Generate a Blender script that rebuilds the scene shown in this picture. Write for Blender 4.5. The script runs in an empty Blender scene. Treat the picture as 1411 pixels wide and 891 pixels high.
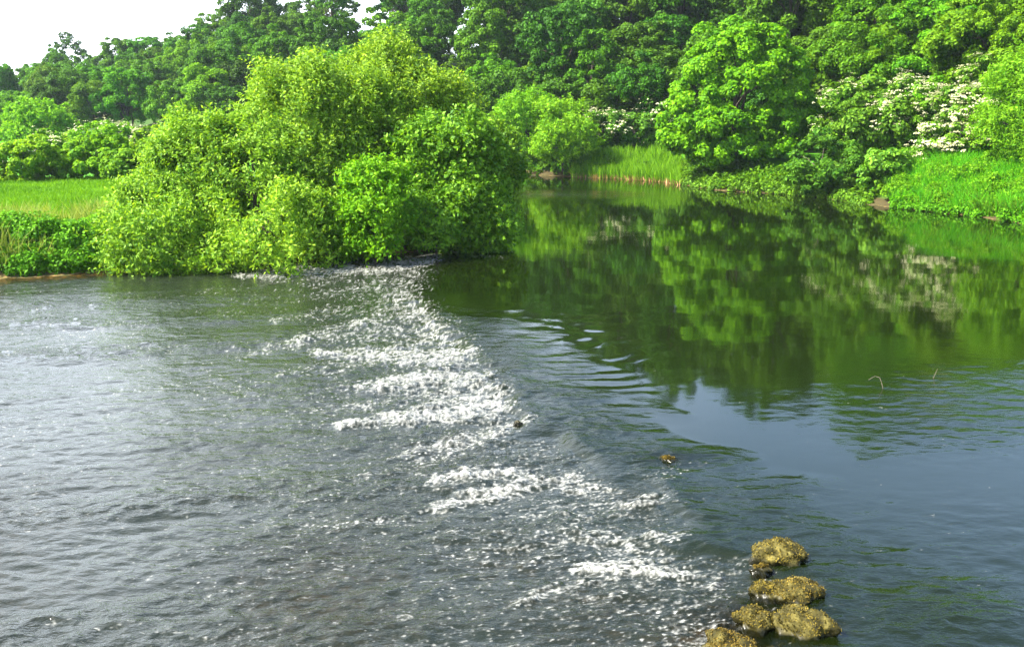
import bpy, math, random
import numpy as np
from mathutils import Vector

RNG = np.random.default_rng(7)
random.seed(7)
S = bpy.context.scene
COL = S.collection

# ------------------------------------------------------------------ camera
CAM_H = 6.0
PITCH = math.radians(12.0)
F = 1385.0                        # focal length in photo pixels (1411 wide)
cam_d = bpy.data.cameras.new('camera')
cam_d.sensor_width = 36.0
cam_d.lens = 36.0 * F / 1411.0
cam_d.clip_start = 0.1
cam_d.clip_end = 3000.0
cam = bpy.data.objects.new('camera', cam_d)
cam.location = (0, 0, CAM_H)
cam.rotation_euler = (math.pi / 2 - PITCH, 0, 0)
COL.objects.link(cam)
S.camera = cam
CP, SP = math.cos(PITCH), math.sin(PITCH)


def ray(px, py):
    u = (np.asarray(px, float) - 705.5) / F
    v = (445.5 - np.asarray(py, float)) / F
    return u, CP + v * SP, -SP + v * CP


def on_plane(px, py, z=0.0):
    x, y, zz = ray(px, py)
    t = (z - CAM_H) / zz
    return x * t, y * t


def at(px, d):
    """x of photo column px at ground distance d (for things near eye level)"""
    return (px - 705.5) / F * d / CP


def zat(py, d):
    _, y, z = ray(705, py)
    return CAM_H + float(z / y) * d


# ------------------------------------------------------------------ helpers
def mesh_obj(name, V, Fc, mat=None, parent=None, attrs=None, fattrs=None, smooth=False, link=True):
    """V (n,3) floats, Fc (m,k) ints"""
    V = np.ascontiguousarray(V, np.float32)
    Fc = np.ascontiguousarray(Fc, np.int32)
    me = bpy.data.meshes.new(name)
    me.vertices.add(len(V))
    me.vertices.foreach_set('co', V.ravel())
    m, k = Fc.shape
    me.loops.add(m * k)
    me.loops.foreach_set('vertex_index', Fc.ravel())
    me.polygons.add(m)
    me.polygons.foreach_set('loop_start', np.arange(m, dtype=np.int32) * k)
    if smooth:
        me.polygons.foreach_set('use_smooth', np.ones(m, dtype=bool))
    for nm, a in (attrs or {}).items():
        at_ = me.attributes.new(nm, 'FLOAT', 'POINT')
        at_.data.foreach_set('value', np.ascontiguousarray(a, np.float32))
    for nm, a in (fattrs or {}).items():
        at_ = me.attributes.new(nm, 'FLOAT', 'FACE')
        at_.data.foreach_set('value', np.ascontiguousarray(a, np.float32))
    me.update(calc_edges=True)
    if mat:
        me.materials.append(mat)
    o = bpy.data.objects.new(name, me)
    if link:
        COL.objects.link(o)
    if parent:
        o.parent = parent
    return o


def tag(o, label=None, cat=None, group=None, kind=None):
    if label: o['label'] = label
    if cat: o['category'] = cat
    if group: o['group'] = group
    if kind: o['kind'] = kind
    return o


def empty(name, loc, rz=0.0, sc=1.0):
    o = bpy.data.objects.new(name, None)
    o.empty_display_size = 0.5
    o.location = loc
    o.rotation_euler = (0, 0, rz)
    o.scale = (sc, sc, sc) if np.isscalar(sc) else sc
    COL.objects.link(o)
    return o


def norm(a):
    return a / np.maximum(np.linalg.norm(a, axis=-1, keepdims=True), 1e-9)


def sstep(a, b, x):
    t = np.clip((x - a) / (b - a), 0, 1)
    return t * t * (3 - 2 * t)


# numpy gradient noise -------------------------------------------------------
def _hash(ix, iy, seed):
    h = (ix.astype(np.int64) * 374761393 + iy.astype(np.int64) * 668265263 + seed * 1274126177) & 0xFFFFFFFF
    h = ((h ^ (h >> 13)) * 1103515245 + 12345) & 0xFFFFFFFF
    h = (h ^ (h >> 16)) & 0xFFFFFFFF
    h = (h * 2246822519) & 0xFFFFFFFF
    return (h ^ (h >> 15)) & 0xFFFF


def pnoise(x, y, seed=0):
    ix, iy = np.floor(x), np.floor(y)
    fx, fy = x - ix, y - iy
    ux, uy = fx * fx * fx * (fx * (fx * 6 - 15) + 10), fy * fy * fy * (fy * (fy * 6 - 15) + 10)

    def g(dx, dy):
        a = _hash(ix + dx, iy + dy, seed) * (2 * math.pi / 65536.0)
        return np.cos(a) * (fx - dx) + np.sin(a) * (fy - dy)
    a = g(0, 0) * (1 - ux) + g(1, 0) * ux
    b = g(0, 1) * (1 - ux) + g(1, 1) * ux
    return (a * (1 - uy) + b * uy) * 1.5


def fbm(x, y, seed=0, octv=3):
    s, a = 0, 1.0
    for k in range(octv):
        s = s + a * pnoise(x * 2 ** k, y * 2 ** k, seed + k)
        a *= 0.5
    return s


# ------------------------------------------------------------------ materials
def new_mat(name):
    m = bpy.data.materials.new(name)
    m.use_nodes = True
    nt = m.node_tree
    for n in list(nt.nodes):
        nt.nodes.remove(n)
    out = nt.nodes.new('ShaderNodeOutputMaterial')
    return m, nt, out


def N(nt, typ, **kw):
    n = nt.nodes.new(typ)
    for k, v in kw.items():
        setattr(n, k, v)
    return n


def leaf_mat(name, c_dark, c_light, trans=0.4, tint=(1.25, 1.1, 0.5), rough=0.6, spec=0.12, objvar=0.25):
    """leaves: colour varies from leaf to leaf and a little from plant to plant; part of the light passes through"""
    m, nt, out = new_mat(name)
    L = nt.links.new
    at_ = N(nt, 'ShaderNodeAttribute', attribute_name='v')
    oi = N(nt, 'ShaderNodeObjectInfo')
    mx = N(nt, 'ShaderNodeMix', data_type='RGBA')
    mx.inputs['A'].default_value = (*c_dark, 1)
    mx.inputs['B'].default_value = (*c_light, 1)
    L(at_.outputs['Fac'], mx.inputs['Factor'])
    hs = N(nt, 'ShaderNodeHueSaturation')
    mr = N(nt, 'ShaderNodeMapRange')
    mr.inputs['To Min'].default_value = 1 - objvar
    mr.inputs['To Max'].default_value = 1 + objvar
    L(oi.outputs['Random'], mr.inputs['Value'])
    L(mr.outputs['Result'], hs.inputs['Value'])
    mr2 = N(nt, 'ShaderNodeMapRange')
    mr2.inputs['To Min'].default_value = .49 - .065 * objvar
    mr2.inputs['To Max'].default_value = .49 + .055 * objvar
    mul = N(nt, 'ShaderNodeMath', operation='FRACT')
    mul0 = N(nt, 'ShaderNodeMath', operation='MULTIPLY')
    mul0.inputs[1].default_value = 7.31
    L(oi.outputs['Random'], mul0.inputs[0])
    L(mul0.outputs[0], mul.inputs[0])
    L(mul.outputs[0], mr2.inputs['Value'])
    L(mr2.outputs['Result'], hs.inputs['Hue'])
    L(mx.outputs['Result'], hs.inputs['Color'])
    pb = N(nt, 'ShaderNodeBsdfPrincipled')
    pb.inputs['Roughness'].default_value = rough
    pb.inputs['Specular IOR Level'].default_value = spec
    L(hs.outputs['Color'], pb.inputs['Base Color'])
    tr = N(nt, 'ShaderNodeBsdfTranslucent')
    tm = N(nt, 'ShaderNodeMix', data_type='RGBA', blend_type='MULTIPLY')
    tm.inputs['Factor'].default_value = 1
    tm.inputs['B'].default_value = (*tint, 1)
    L(hs.outputs['Color'], tm.inputs['A'])
    L(tm.outputs['Result'], tr.inputs['Color'])
    ms = N(nt, 'ShaderNodeMixShader')
    ms.inputs['Fac'].default_value = trans
    L(pb.outputs[0], ms.inputs[1])
    L(tr.outputs[0], ms.inputs[2])
    L(ms.outputs[0], out.inputs['Surface'])
    return m


def noise_mat(name, cols, scale, rough=0.85, bump=0.3, detail=6, spec=0.2):
    m, nt, out = new_mat(name)
    L = nt.links.new
    tc = N(nt, 'ShaderNodeTexCoord')
    nz = N(nt, 'ShaderNodeTexNoise')
    nz.inputs['Scale'].default_value = scale
    nz.inputs['Detail'].default_value = detail
    L(tc.outputs['Object'], nz.inputs['Vector'])
    cr = N(nt, 'ShaderNodeValToRGB')
    e = cr.color_ramp.elements
    ps = np.linspace(0.3, 0.7, len(cols))
    e[0].position, e[0].color = ps[0], (*cols[0], 1)
    e[1].position, e[1].color = ps[-1], (*cols[-1], 1)
    for p, c in list(zip(ps, cols))[1:-1]:
        k = e.new(p); k.color = (*c, 1)
    L(nz.outputs['Fac'], cr.inputs['Fac'])
    pb = N(nt, 'ShaderNodeBsdfPrincipled')
    pb.inputs['Roughness'].default_value = rough
    pb.inputs['Specular IOR Level'].default_value = spec
    L(cr.outputs['Color'], pb.inputs['Base Color'])
    bp = N(nt, 'ShaderNodeBump')
    bp.inputs['Strength'].default_value = bump
    bp.inputs['Distance'].default_value = 0.05
    L(nz.outputs['Fac'], bp.inputs['Height'])
    L(bp.outputs[0], pb.inputs['Normal'])
    L(pb.outputs[0], out.inputs['Surface'])
    return m


M = {}
M['bark'] = noise_mat('bark', [(0.03, 0.024, 0.018), (0.09, 0.072, 0.055)], 6)
M['bark_pale'] = noise_mat('pale_bark', [(0.10, 0.085, 0.06), (0.28, 0.24, 0.18)], 9)
M['wood_old'] = noise_mat('weathered_wood', [(0.16, 0.15, 0.13), (0.32, 0.30, 0.26)], 12)
M['l_wood'] = leaf_mat('woodland_leaves', (0.024, 0.110, 0.001), (0.095, 0.280, 0.002), trans=0.30)
M['l_dark'] = leaf_mat('dark_woodland_leaves', (0.014, 0.070, 0.001), (0.056, 0.180, 0.002), trans=0.25)
M['l_bright'] = leaf_mat('bright_leaves', (0.038, 0.155, 0.001), (0.120, 0.320, 0.003), trans=0.40)
M['l_dome'] = leaf_mat('fresh_green_leaves', (0.040, 0.180, 0.001), (0.165, 0.430, 0.002), trans=0.40, objvar=0.05)
M['l_willow'] = leaf_mat('willow_leaves', (0.045, 0.170, 0.001), (0.300, 0.560, 0.036), trans=0.42, spec=0.25, objvar=0.10)
M['l_alder'] = leaf_mat('alder_leaves', (0.032, 0.140, 0.001), (0.180, 0.410, 0.014), trans=0.35, spec=0.25, objvar=0.08)
M['l_pale'] = leaf_mat('pale_willow_leaves', (0.055, 0.210, 0.002), (0.190, 0.430, 0.014), trans=0.42, objvar=0.10)
M['l_shrub'] = leaf_mat('shrub_leaves', (0.024, 0.110, 0.003), (0.110, 0.270, 0.014), trans=0.35, objvar=0.15)
M['l_hedge'] = leaf_mat('hedge_leaves', (0.055, 0.200, 0.001), (0.200, 0.420, 0.006), trans=0.42, objvar=0.12)
M['l_herb'] = leaf_mat('bank_herb_leaves', (0.028, 0.135, 0.001), (0.120, 0.350, 0.006), trans=0.38)
M['flower'] = leaf_mat('cream_blossom', (0.36, 0.38, 0.17), (0.58, 0.59, 0.38), trans=0.25, tint=(1, 1, .9), objvar=0.05)
M['yellow'] = leaf_mat('yellow_petals', (0.60, 0.36, 0.01), (0.80, 0.55, 0.03), trans=0.3, tint=(1, 1, .6), objvar=0.0)
M['grass'] = leaf_mat('meadow_grass', (0.030, 0.190, 0.002), (0.115, 0.380, 0.008), trans=0.40)
M['grass_dry'] = leaf_mat('seeding_bank_grass', (0.09, 0.20, 0.01), (0.30, 0.38, 0.09), trans=0.35)
M['tan'] = leaf_mat('dead_reed_stalks', (0.26, 0.15, 0.05), (0.48, 0.32, 0.13), trans=0.2, tint=(1, 1, .8))


# ------------------------------------------------------------------ foliage
def rand_dirs(n, rng):
    return norm(rng.normal(size=(n, 3)))


def leaf_quads(P, Nn, Ln, Wd, rng, tdir=None, tmix=0.0, curl=0.15):
    n = len(P)
    r = rng.normal(size=(n, 3))
    if tdir is not None:
        r = norm(r) * (1 - tmix) + tdir * tmix
    t = norm(r - (r * Nn).sum(1, keepdims=True) * Nn)
    b = np.cross(Nn, t)
    Ln = Ln[:, None]; Wd = Wd[:, None]
    v0 = P - t * Ln * .5
    v1 = P + b * Wd * .5 - t * Ln * .05
    v2 = P + t * Ln * .5 - Nn * Ln * curl
    v3 = P - b * Wd * .5 - t * Ln * .05
    V = np.stack([v0, v1, v2, v3], 1).reshape(-1, 3)
    Fc = np.arange(n * 4).reshape(n, 4)
    return V, Fc


def leaf_clumps(C, U, r, per, L, W, rng, squash=0.8, out=0.6, up=0.35, nz=0.7, tdir=None, tmix=0.0):
    """C clump centres, U outward direction of each, r radius of each"""
    n = len(C)
    idx = np.repeat(np.arange(n), per)
    w = norm(rand_dirs(len(idx), rng) + out * U[idx] + np.array([0, 0, up]))
    rad = r[idx] * rng.uniform(0.35, 1.0, len(idx)) ** 0.6
    P = C[idx] + w * rad[:, None] * np.array([1, 1, squash])
    Nn = norm(w + nz * rand_dirs(len(idx), rng) + np.array([0, 0, 0.35]))
    k = rng.uniform(0.65, 1.3, len(idx))
    V, Fc = leaf_quads(P, Nn, L * k, W * k, rng, None if tdir is None else tdir[idx] if tdir.ndim == 2 else np.broadcast_to(tdir, P.shape), tmix)
    cv = rng.uniform(-.2, .2, n)
    val = np.clip(rng.uniform(0.0, 1.0, len(idx)) ** 1.35 + cv[idx], 0, 1)
    return V, Fc, val, P


def sprays(C, U, per, L, W, length, rng, up=.75, jig=.55):
    """leafy shoots: each starts at C and runs outwards and upwards, leaves alternating along it"""
    n = len(C)
    d = norm(U + np.array([0, 0, up]) + jig * rng.normal(size=(n, 3)))
    ln = length * rng.uniform(.55, 1.3, n)
    idx = np.repeat(np.arange(n), per)
    t = np.tile(np.linspace(-.35, 1, per), n) + rng.normal(0, .04, n * per)
    P = C[idx] + d[idx] * (ln[idx] * t)[:, None]
    P[:, 2] -= .12 * ln[idx] * np.clip(t, 0, 1) ** 2
    side = norm(np.cross(d[idx], rng.normal(size=(len(idx), 3))))
    ld = norm(d[idx] * .6 + side * .8)
    P = P + ld * L * .5 + rng.normal(0, .03, P.shape)
    Nn = norm(norm(np.cross(ld, rng.normal(size=P.shape))) * 1.0 + .55 * U[idx] + np.array([0, 0, .3]))
    k = rng.uniform(.65, 1.3, len(idx))
    V, Fc = leaf_quads(P, Nn, L * k, W * k, rng, ld, .97, .1)
    cv = rng.uniform(-.22, .22, n)
    val = np.clip(rng.random(len(idx)) + cv[idx], 0, 1)
    return V, Fc, val


def lobe_points(lobes, n, rng, zmin, inner=0.25, jit=(.93, 1.05), ragged=0.0):
    """clump centres on (mostly) the outside of a union of ellipsoids"""
    lob = np.array(lobes, float)
    area = (lob[:, 3] * lob[:, 4] + lob[:, 4] * lob[:, 5] + lob[:, 3] * lob[:, 5])
    C, U = [], []
    ph = rng.uniform(0, 6.28, 9)

    def wav(p, k, o):
        return (math.sin(p[0] * k + ph[o] + 1.3 * math.sin(p[2] * k * .7 + ph[o + 1])) + math.sin(p[1] * k * 1.1 + ph[o + 1] + 1.1 * math.sin(p[0] * k * .8)) + math.sin(p[2] * k * 1.2 + ph[o + 2] + 1.2 * math.sin(p[1] * k * .6))) / 3
    while len(C) < n:
        i = rng.choice(len(lob), p=area / area.sum())
        u = norm(rng.normal(size=3))
        if u[2] < -0.75: continue
        f = 1.0 if rng.random() > inner else rng.uniform(0.45, 0.95)
        g = rng.uniform(*jit)
        if ragged:
            q0 = lob[i, :3] + u * lob[i, 3:6]
            w1 = wav(q0, 1.5, 0)
            g *= 1 + ragged * (.30 * w1 + .16 * wav(q0, 3.4, 3))
            if wav(q0, 2.6, 6) < -.22 and rng.random() < .85: continue
            if rng.random() < .05: g *= rng.uniform(1.05, 1.22)
        p = lob[i, :3] + u * lob[i, 3:6] * f * g
        if p[2] < zmin + rng.uniform(0, .3): continue
        q = (p - lob[:, :3]) / lob[:, 3:6]
        dd = np.linalg.norm(q, axis=1); dd[i] = 9
        if dd.min() < 0.72 and rng.random() > 0.12: continue
        C.append(p); U.append(norm(u / lob[i, 3:6]))
    return np.array(C), np.array(U)


def tube(path, radii, seg=7):
    path = np.array(path, float)
    n = len(path)
    V = []
    for i in range(n):
        t = path[min(i + 1, n - 1)] - path[max(i - 1, 0)]
        t = t / (np.linalg.norm(t) + 1e-9)
        a = np.cross(t, [0, 1, 0.13]); a /= np.linalg.norm(a) + 1e-9
        b = np.cross(t, a)
        for k in range(seg):
            ang = 2 * math.pi * k / seg
            V.append(path[i] + radii[i] * (math.cos(ang) * a + math.sin(ang) * b))
    Fc = []
    for i in range(n - 1):
        for k in range(seg):
            Fc.append([i * seg + k, i * seg + (k + 1) % seg, (i + 1) * seg + (k + 1) % seg, (i + 1) * seg + k])
    # close the tip
    V.append(path[-1]); V.append(path[0])
    for k in range(0, seg):
        Fc.append([(n - 1) * seg + k, (n - 1) * seg + (k + 1) % seg, n * seg, n * seg])
    Fc = [f if f[2] != f[3] else f[:3] + [n * seg] for f in Fc]
    return np.array(V), Fc


def tubes_obj(name, tubes, mat, parent=None, smooth=True):
    """several tubes welded into one mesh: a trunk and its limbs"""
    verts, faces = [], []
    for V, Fc in tubes:
        o = len(verts)
        verts += [tuple(v) for v in V]
        for f in Fc:
            g = []
            for i in f:
                if i + o not in g: g.append(i + o)
            faces.append(g)
    me = bpy.data.meshes.new(name)
    me.from_pydata(verts, [], faces)
    me.polygons.foreach_set('use_smooth', np.full(len(me.polygons), smooth))
    me.update()
    me.materials.append(mat)
    o = bpy.data.objects.new(name, me)
    COL.objects.link(o)
    if parent: o.parent = parent
    return o


def trunk_tubes(rng, H, r0, targets, split=0.35, lean=(0, 0)):
    """trunk to about 0.85 H, limbs from it to the target points"""
    n = 7
    path, rad = [], []
    wx, wy = rng.normal(0, .02 * H, 2)
    for i in range(n):
        f = i / (n - 1)
        path.append((lean[0] * f + wx * math.sin(3 * f), lean[1] * f + wy * math.sin(4 * f), f * H * .82 - .15))
        rad.append(r0 * (1.35 if i == 0 else 1) * (1 - .85 * f))
    path = np.array(path)
    out = [tube(path, rad)]
    for T in targets:
        f = np.clip(rng.uniform(split, .8), 0, 1)
        b = np.array([np.interp(f, np.linspace(0, 1, n), path[:, k]) for k in range(3)])
        T = np.array(T, float)
        if T[2] < b[2]: b[2] = max(0.3, T[2] - .25 * np.hypot(*(T - b)[:2]))
        p = [b]
        for g in (.3, .6, .85, 1.0):
            q = b + (T - b) * g
            q[2] += .12 * math.sin(math.pi * g) * np.linalg.norm(T - b)
            q += rng.normal(0, .02 * np.linalg.norm(T - b), 3)
            p.append(q)
        rb = r0 * (1 - .85 * f) * .6
        out.append(tube(p, [rb, rb * .8, rb * .55, rb * .35, rb * .15], 5))
    return out


def make_lobes(rng, H, R, zb, n_sub, top=0.55, squash=1.0, spread=0.62, subr=0.48):
    """main ellipsoid plus sub-lobes round it for an uneven outline"""
    zc = zb + (H - zb) * .5
    lb = [(0, 0, zc, R * .78, R * .78, (H - zb) * .46)]
    for k in range(n_sub):
        a = 2 * math.pi * (k + rng.uniform(-.3, .3)) / n_sub * 1.618 * 2
        h = rng.uniform(0.12, 0.92)
        s = math.sqrt(max(0.05, 1 - (2 * h - 1) ** 2))
        rr = R * subr * rng.uniform(.7, 1.15)
        lb.append((math.cos(a) * R * spread * s, math.sin(a) * R * spread * s, zb + (H - zb) * (.1 + .78 * h), rr, rr, rr * .8 * squash))
    return lb


def make_tree(name, seed, H, R, zb, r0, leafmat, barkmat, n_clump, clump_r, per, L, W, n_sub=8, loc=(0, 0, 0), rz=0.0,
              lobes=None, tdir=None, tmix=0.0, squash=.8, flowers=None, limbs=9, inner=.25, nz=.7, lean=(0, 0), shrink=1.0, spray=0, hole=None, skirt=False, jit=(.93, 1.06)):
    rng = np.random.default_rng(seed)
    root = empty(name, loc, rz)
    lb = lobes or make_lobes(rng, H, R, zb, n_sub)
    lb = [(a * shrink, b * shrink, c * shrink, d * shrink, e * shrink, f * shrink) for a, b, c, d, e, f in lb]
    if skirt: lb = lb + [(0, 0, .22 * H, R * .95, R * .9, .25 * H), (-.5 * R, -.45 * R, .16 * H, R * .5, R * .5, .2 * H), (.5 * R, -.45 * R, .16 * H, R * .5, R * .5, .2 * H)]
    if spray:
        n_clump, per = int(n_clump * per / 11), 11
    C, U = lobe_points(lb, n_clump, rng, zb * .6, inner, jit, 1.3 if spray else .35)
    if hole:
        kk = ((C[:, 0] - hole[0]) / hole[2]) ** 2 + ((C[:, 2] - hole[1]) / hole[3]) ** 2 > 1
        C, U = C[kk], U[kk]
    r = clump_r * rng.uniform(.6, 1.35, len(C))
    td = None
    if tdir == 'out':
        td = norm(U + np.array([0, 0, .9]))
    elif tdir == 'hang':
        td = norm(U * .6 + np.array([0, 0, -.6]))
    if spray:
        V, Fc, val = sprays(C, U, per, L, W, spray, rng)
    else:
        V, Fc, val, P = leaf_clumps(C, U, r, per, L, W, rng, squash, tdir=td, tmix=tmix, nz=nz)
    cr = mesh_obj('crown', V, Fc, leafmat, root, fattrs={'v': val})
    sel = rng.choice(len(C), min(limbs, len(C)), replace=False)
    tubes_obj('trunk', trunk_tubes(rng, H * shrink * .95, r0, C[sel] * np.array([.85, .85, .95]), lean=lean), barkmat, root)
    if flowers:
        nf, fr, fper, fl = flowers
        w = U[:, 2] + .5 * rng.random(len(C)) - .55 * U[:, 0]
        idx = np.argsort(-w)[:nf]
        Cf = C[idx] + U[idx] * r[idx][:, None] * .75
        # flat flower heads sitting on the outside of the clumps
        k = 7
        Cc = np.repeat(Cf, k, 0) + rng.normal(0, clump_r * .55, (len(Cf) * k, 3)) * np.array([1, 1, .7])
        ii = np.repeat(np.arange(len(Cf)), fper * k)
        jj = np.repeat(np.arange(len(Cc)), fper)
        w3 = rand_dirs(len(jj), rng) * np.array([1, 1, .35])
        Pf = Cc[jj] + w3 * fr * rng.uniform(.3, 1, len(jj))[:, None]
        Nf = norm(np.array([0, 0, .8]) + .6 * np.repeat(U[idx], fper * k, 0) + .35 * rand_dirs(len(jj), rng))
        Vf, Ff = leaf_quads(Pf, Nf, np.full(len(jj), fl), np.full(len(jj), fl * .9), rng)
        mesh_obj('blossom', Vf, Ff, M['flower'], root, fattrs={'v': rng.random(len(jj))})
    return root


def copy_tree(root, loc, rz, sc, mat=None):
    c = root.copy()
    COL.objects.link(c)
    c.location = loc
    c.rotation_euler = (0, 0, rz)
    c.scale = sc
    for ch in root.children:
        d = ch.copy()
        COL.objects.link(d)
        d.parent = c
        if mat and d.name.startswith('crown'):
            d.material_slots[0].link = 'OBJECT'
            d.material_slots[0].material = mat
    return c


# ------------------------------------------------------------------ river outline and ground height
def W(px, py):
    x, y = on_plane(px, py)
    return float(x), float(y)


LEFT_BANK = [W(0, 377), W(100, 371), W(190, 362), W(260, 356), W(330, 352), W(420, 350), W(500, 346), W(570, 340), W(620, 332), W(660, 318), W(672, 300), W(668, 285), W(650, 270), W(625, 258), W(560, 250)]
RIGHT_BANK = [W(690, 240), W(745, 241.5), W(800, 244), W(860, 246), W(925, 251), W(985, 262), W(1085, 268), W(1130, 272), W(1185, 280), W(1240, 287), W(1300, 293), W(1345, 298), W(1411, 308)]
RIVER = np.array([(-75, -12), (-60, 22), (-45, 27), (-32, 31)] + LEFT_BANK + [(-24, 108), (-40, 130), (-50, 140), (-44, 146), (-28, 122), (-12, 102)] + RIGHT_BANK + [(36, 44), (46, 32), (60, 14), (75, -12)], float)


def sdist(x, y):
    """signed distance to the river outline, negative in the water"""
    x = np.asarray(x, float); y = np.asarray(y, float)
    d = np.full(x.shape, 1e9)
    inside = np.zeros(x.shape, bool)
    n = len(RIVER)
    for i in range(n):
        ax, ay = RIVER[i]; bx, by = RIVER[(i + 1) % n]
        dx, dy = bx - ax, by - ay
        t = np.clip(((x - ax) * dx + (y - ay) * dy) / (dx * dx + dy * dy), 0, 1)
        d = np.minimum(d, np.hypot(x - ax - t * dx, y - ay - t * dy))
        if ay != by:
            c = (ay > y) != (by > y)
            inside ^= c & (x < (bx - ax) * (y - ay) / (by - ay) + ax)
    return np.where(inside, -d, d)


def ground_z(x, y):
    s = sdist(x, y)
    x = np.asarray(x, float); y = np.asarray(y, float)
    right = sstep(3, 9, x - 0.12 * (y - 60)) * sstep(40, 55, y + x) * sstep(120, 95, y)
    top = 1.15 + 1.0 * right
    ramp = 1.3 + 4.2 * right
    wob = s + .45 * pnoise(x * .5, y * .5, 31)
    z = np.where(s > 0, top * sstep(-.1, 1, wob / ramp) + .10 * fbm(x * .3, y * .3, 5) * sstep(0, 2, s) + .05,
                 -.75 * sstep(-.6, 4, -s) - .02 + .06 * fbm(x * 1.2, y * 1.2, 9) * sstep(0, 1.5, -s))
    return z


# ground: one sheet to the horizon, fine near the river
def axis(a, b, fine, lo, hi, k=1.25):
    c = list(np.arange(lo, hi + fine, fine))
    st = fine
    v = c[-1]
    while v < b:
        st *= k; v += st; c.append(v)
    st = fine; v = lo; pre = []
    while v > a:
        st *= k; v -= st; pre.append(v)
    return np.array(pre[::-1] + c)


gx = axis(-1500, 1500, .55, -62, 48)
gy = axis(-400, 2500, .55, 4, 112)
X, Y = np.meshgrid(gx, gy)
Z = ground_z(X, Y)


def grid_faces(nr, nc):
    i = np.arange(nr * nc).reshape(nr, nc)
    return np.stack([i[:-1, :-1], i[:-1, 1:], i[1:, 1:], i[1:, :-1]], -1).reshape(-1, 4)


def ground_material():
    m, nt, out = new_mat('ground_soil_and_turf')
    L = nt.links.new
    ge = N(nt, 'ShaderNodeNewGeometry')
    sx = N(nt, 'ShaderNodeSeparateXYZ')
    L(ge.outputs['Position'], sx.inputs[0])
    n1 = N(nt, 'ShaderNodeTexNoise'); n1.inputs['Scale'].default_value = 1.6; n1.inputs['Detail'].default_value = 8
    n2 = N(nt, 'ShaderNodeTexNoise'); n2.inputs['Scale'].default_value = .35; n2.inputs['Detail'].default_value = 4
    vo = N(nt, 'ShaderNodeTexVoronoi'); vo.inputs['Scale'].default_value = 4.5
    for n in (n1, n2, vo): L(ge.outputs['Position'], n.inputs['Vector'])
    turf = N(nt, 'ShaderNodeMix', data_type='RGBA')
    turf.inputs['A'].default_value = (.024, .12, .003, 1); turf.inputs['B'].default_value = (.075, .24, .008, 1)
    L(n1.outputs['Fac'], turf.inputs['Factor'])
    soil = N(nt, 'ShaderNodeMix', data_type='RGBA')
    soil.inputs['A'].default_value = (.025, .018, .009, 1); soil.inputs['B'].default_value = (.075, .062, .024, 1)
    L(n1.outputs['Fac'], soil.inputs['Factor'])
    bed = N(nt, 'ShaderNodeMix', data_type='RGBA')
    bed.inputs['A'].default_value = (.30, .20, .07, 1); bed.inputs['B'].default_value = (.06, .06, .02, 1)
    mr0 = N(nt, 'ShaderNodeMapRange'); mr0.inputs['From Min'].default_value = .1; mr0.inputs['From Max'].default_value = .75
    L(vo.outputs['Distance'], mr0.inputs['Value'])
    L(mr0.outputs['Result'], bed.inputs['Factor'])
    ad = N(nt, 'ShaderNodeMath', operation='MULTIPLY_ADD')
    ad.inputs[1].default_value = .7; 
    L(n2.outputs['Fac'], ad.inputs[0]); L(sx.outputs['Z'], ad.inputs[2])
    f1 = N(nt, 'ShaderNodeMapRange'); f1.inputs['From Min'].default_value = .70; f1.inputs['From Max'].default_value = 1.0
    L(ad.outputs[0], f1.inputs['Value'])
    f2 = N(nt, 'ShaderNodeMapRange'); f2.inputs['From Min'].default_value = -.05; f2.inputs['From Max'].default_value = .05
    L(sx.outputs['Z'], f2.inputs['Value'])
    a = N(nt, 'ShaderNodeMix', data_type='RGBA'); b = N(nt, 'ShaderNodeMix', data_type='RGBA')
    L(f1.outputs['Result'], a.inputs['Factor']); L(soil.outputs['Result'], a.inputs['A']); L(turf.outputs['Result'], a.inputs['B'])
    L(f2.outputs['Result'], b.inputs['Factor']); L(bed.outputs['Result'], b.inputs['A']); L(a.outputs['Result'], b.inputs['B'])
    pb = N(nt, 'ShaderNodeBsdfPrincipled'); pb.inputs['Roughness'].default_value = .9; pb.inputs['Specular IOR Level'].default_value = .1
    L(b.outputs['Result'], pb.inputs['Base Color'])
    bp = N(nt, 'ShaderNodeBump'); bp.inputs['Strength'].default_value = .6; bp.inputs['Distance'].default_value = .12
    L(n1.outputs['Fac'], bp.inputs['Height']); L(bp.outputs[0], pb.inputs['Normal'])
    L(pb.outputs[0], out.inputs['Surface'])
    return m


g = mesh_obj('ground', np.stack([X, Y, Z], -1).reshape(-1, 3), grid_faces(len(gy), len(gx)), ground_material(), smooth=True)
tag(g, kind='structure')

# ------------------------------------------------------------------ wooded hill
HP = np.array([  # photo column, distance of foot, of ridge, height of ridge
    (-900, 185, 320, 5), (-450, 172, 295, 3.0), (0, 160, 268, 4.0), (150, 150, 252, 9.0), (300, 140, 225, 15.5), (450, 126, 190, 16.0), (600, 114, 166, 13.2), (750, 106, 155, 15.5),
    (870, 101, 147, 19), (1000, 94, 140, 22), (1120, 88, 134, 24), (1250, 80, 126, 20.5), (1411, 72, 115, 13), (1700, 62, 105, 12), (2200, 52, 95, 12)], float)


def hill_pt(p, s):
    """p photo column, s 0 at the foot, 1 at the ridge, beyond 1 behind it"""
    df = np.interp(p, HP[:, 0], HP[:, 1]); dr = np.interp(p, HP[:, 0], HP[:, 2]); zr = np.interp(p, HP[:, 0], HP[:, 3])
    d = df + (dr - df) * s
    prof = np.where(s <= 1, np.sin(np.clip(s, 0, 1) * math.pi / 2) ** 1.25, 1 - .12 * (s - 1))
    return (p - 705.5) / F * d, d, .9 + (zr - .9) * prof


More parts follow.
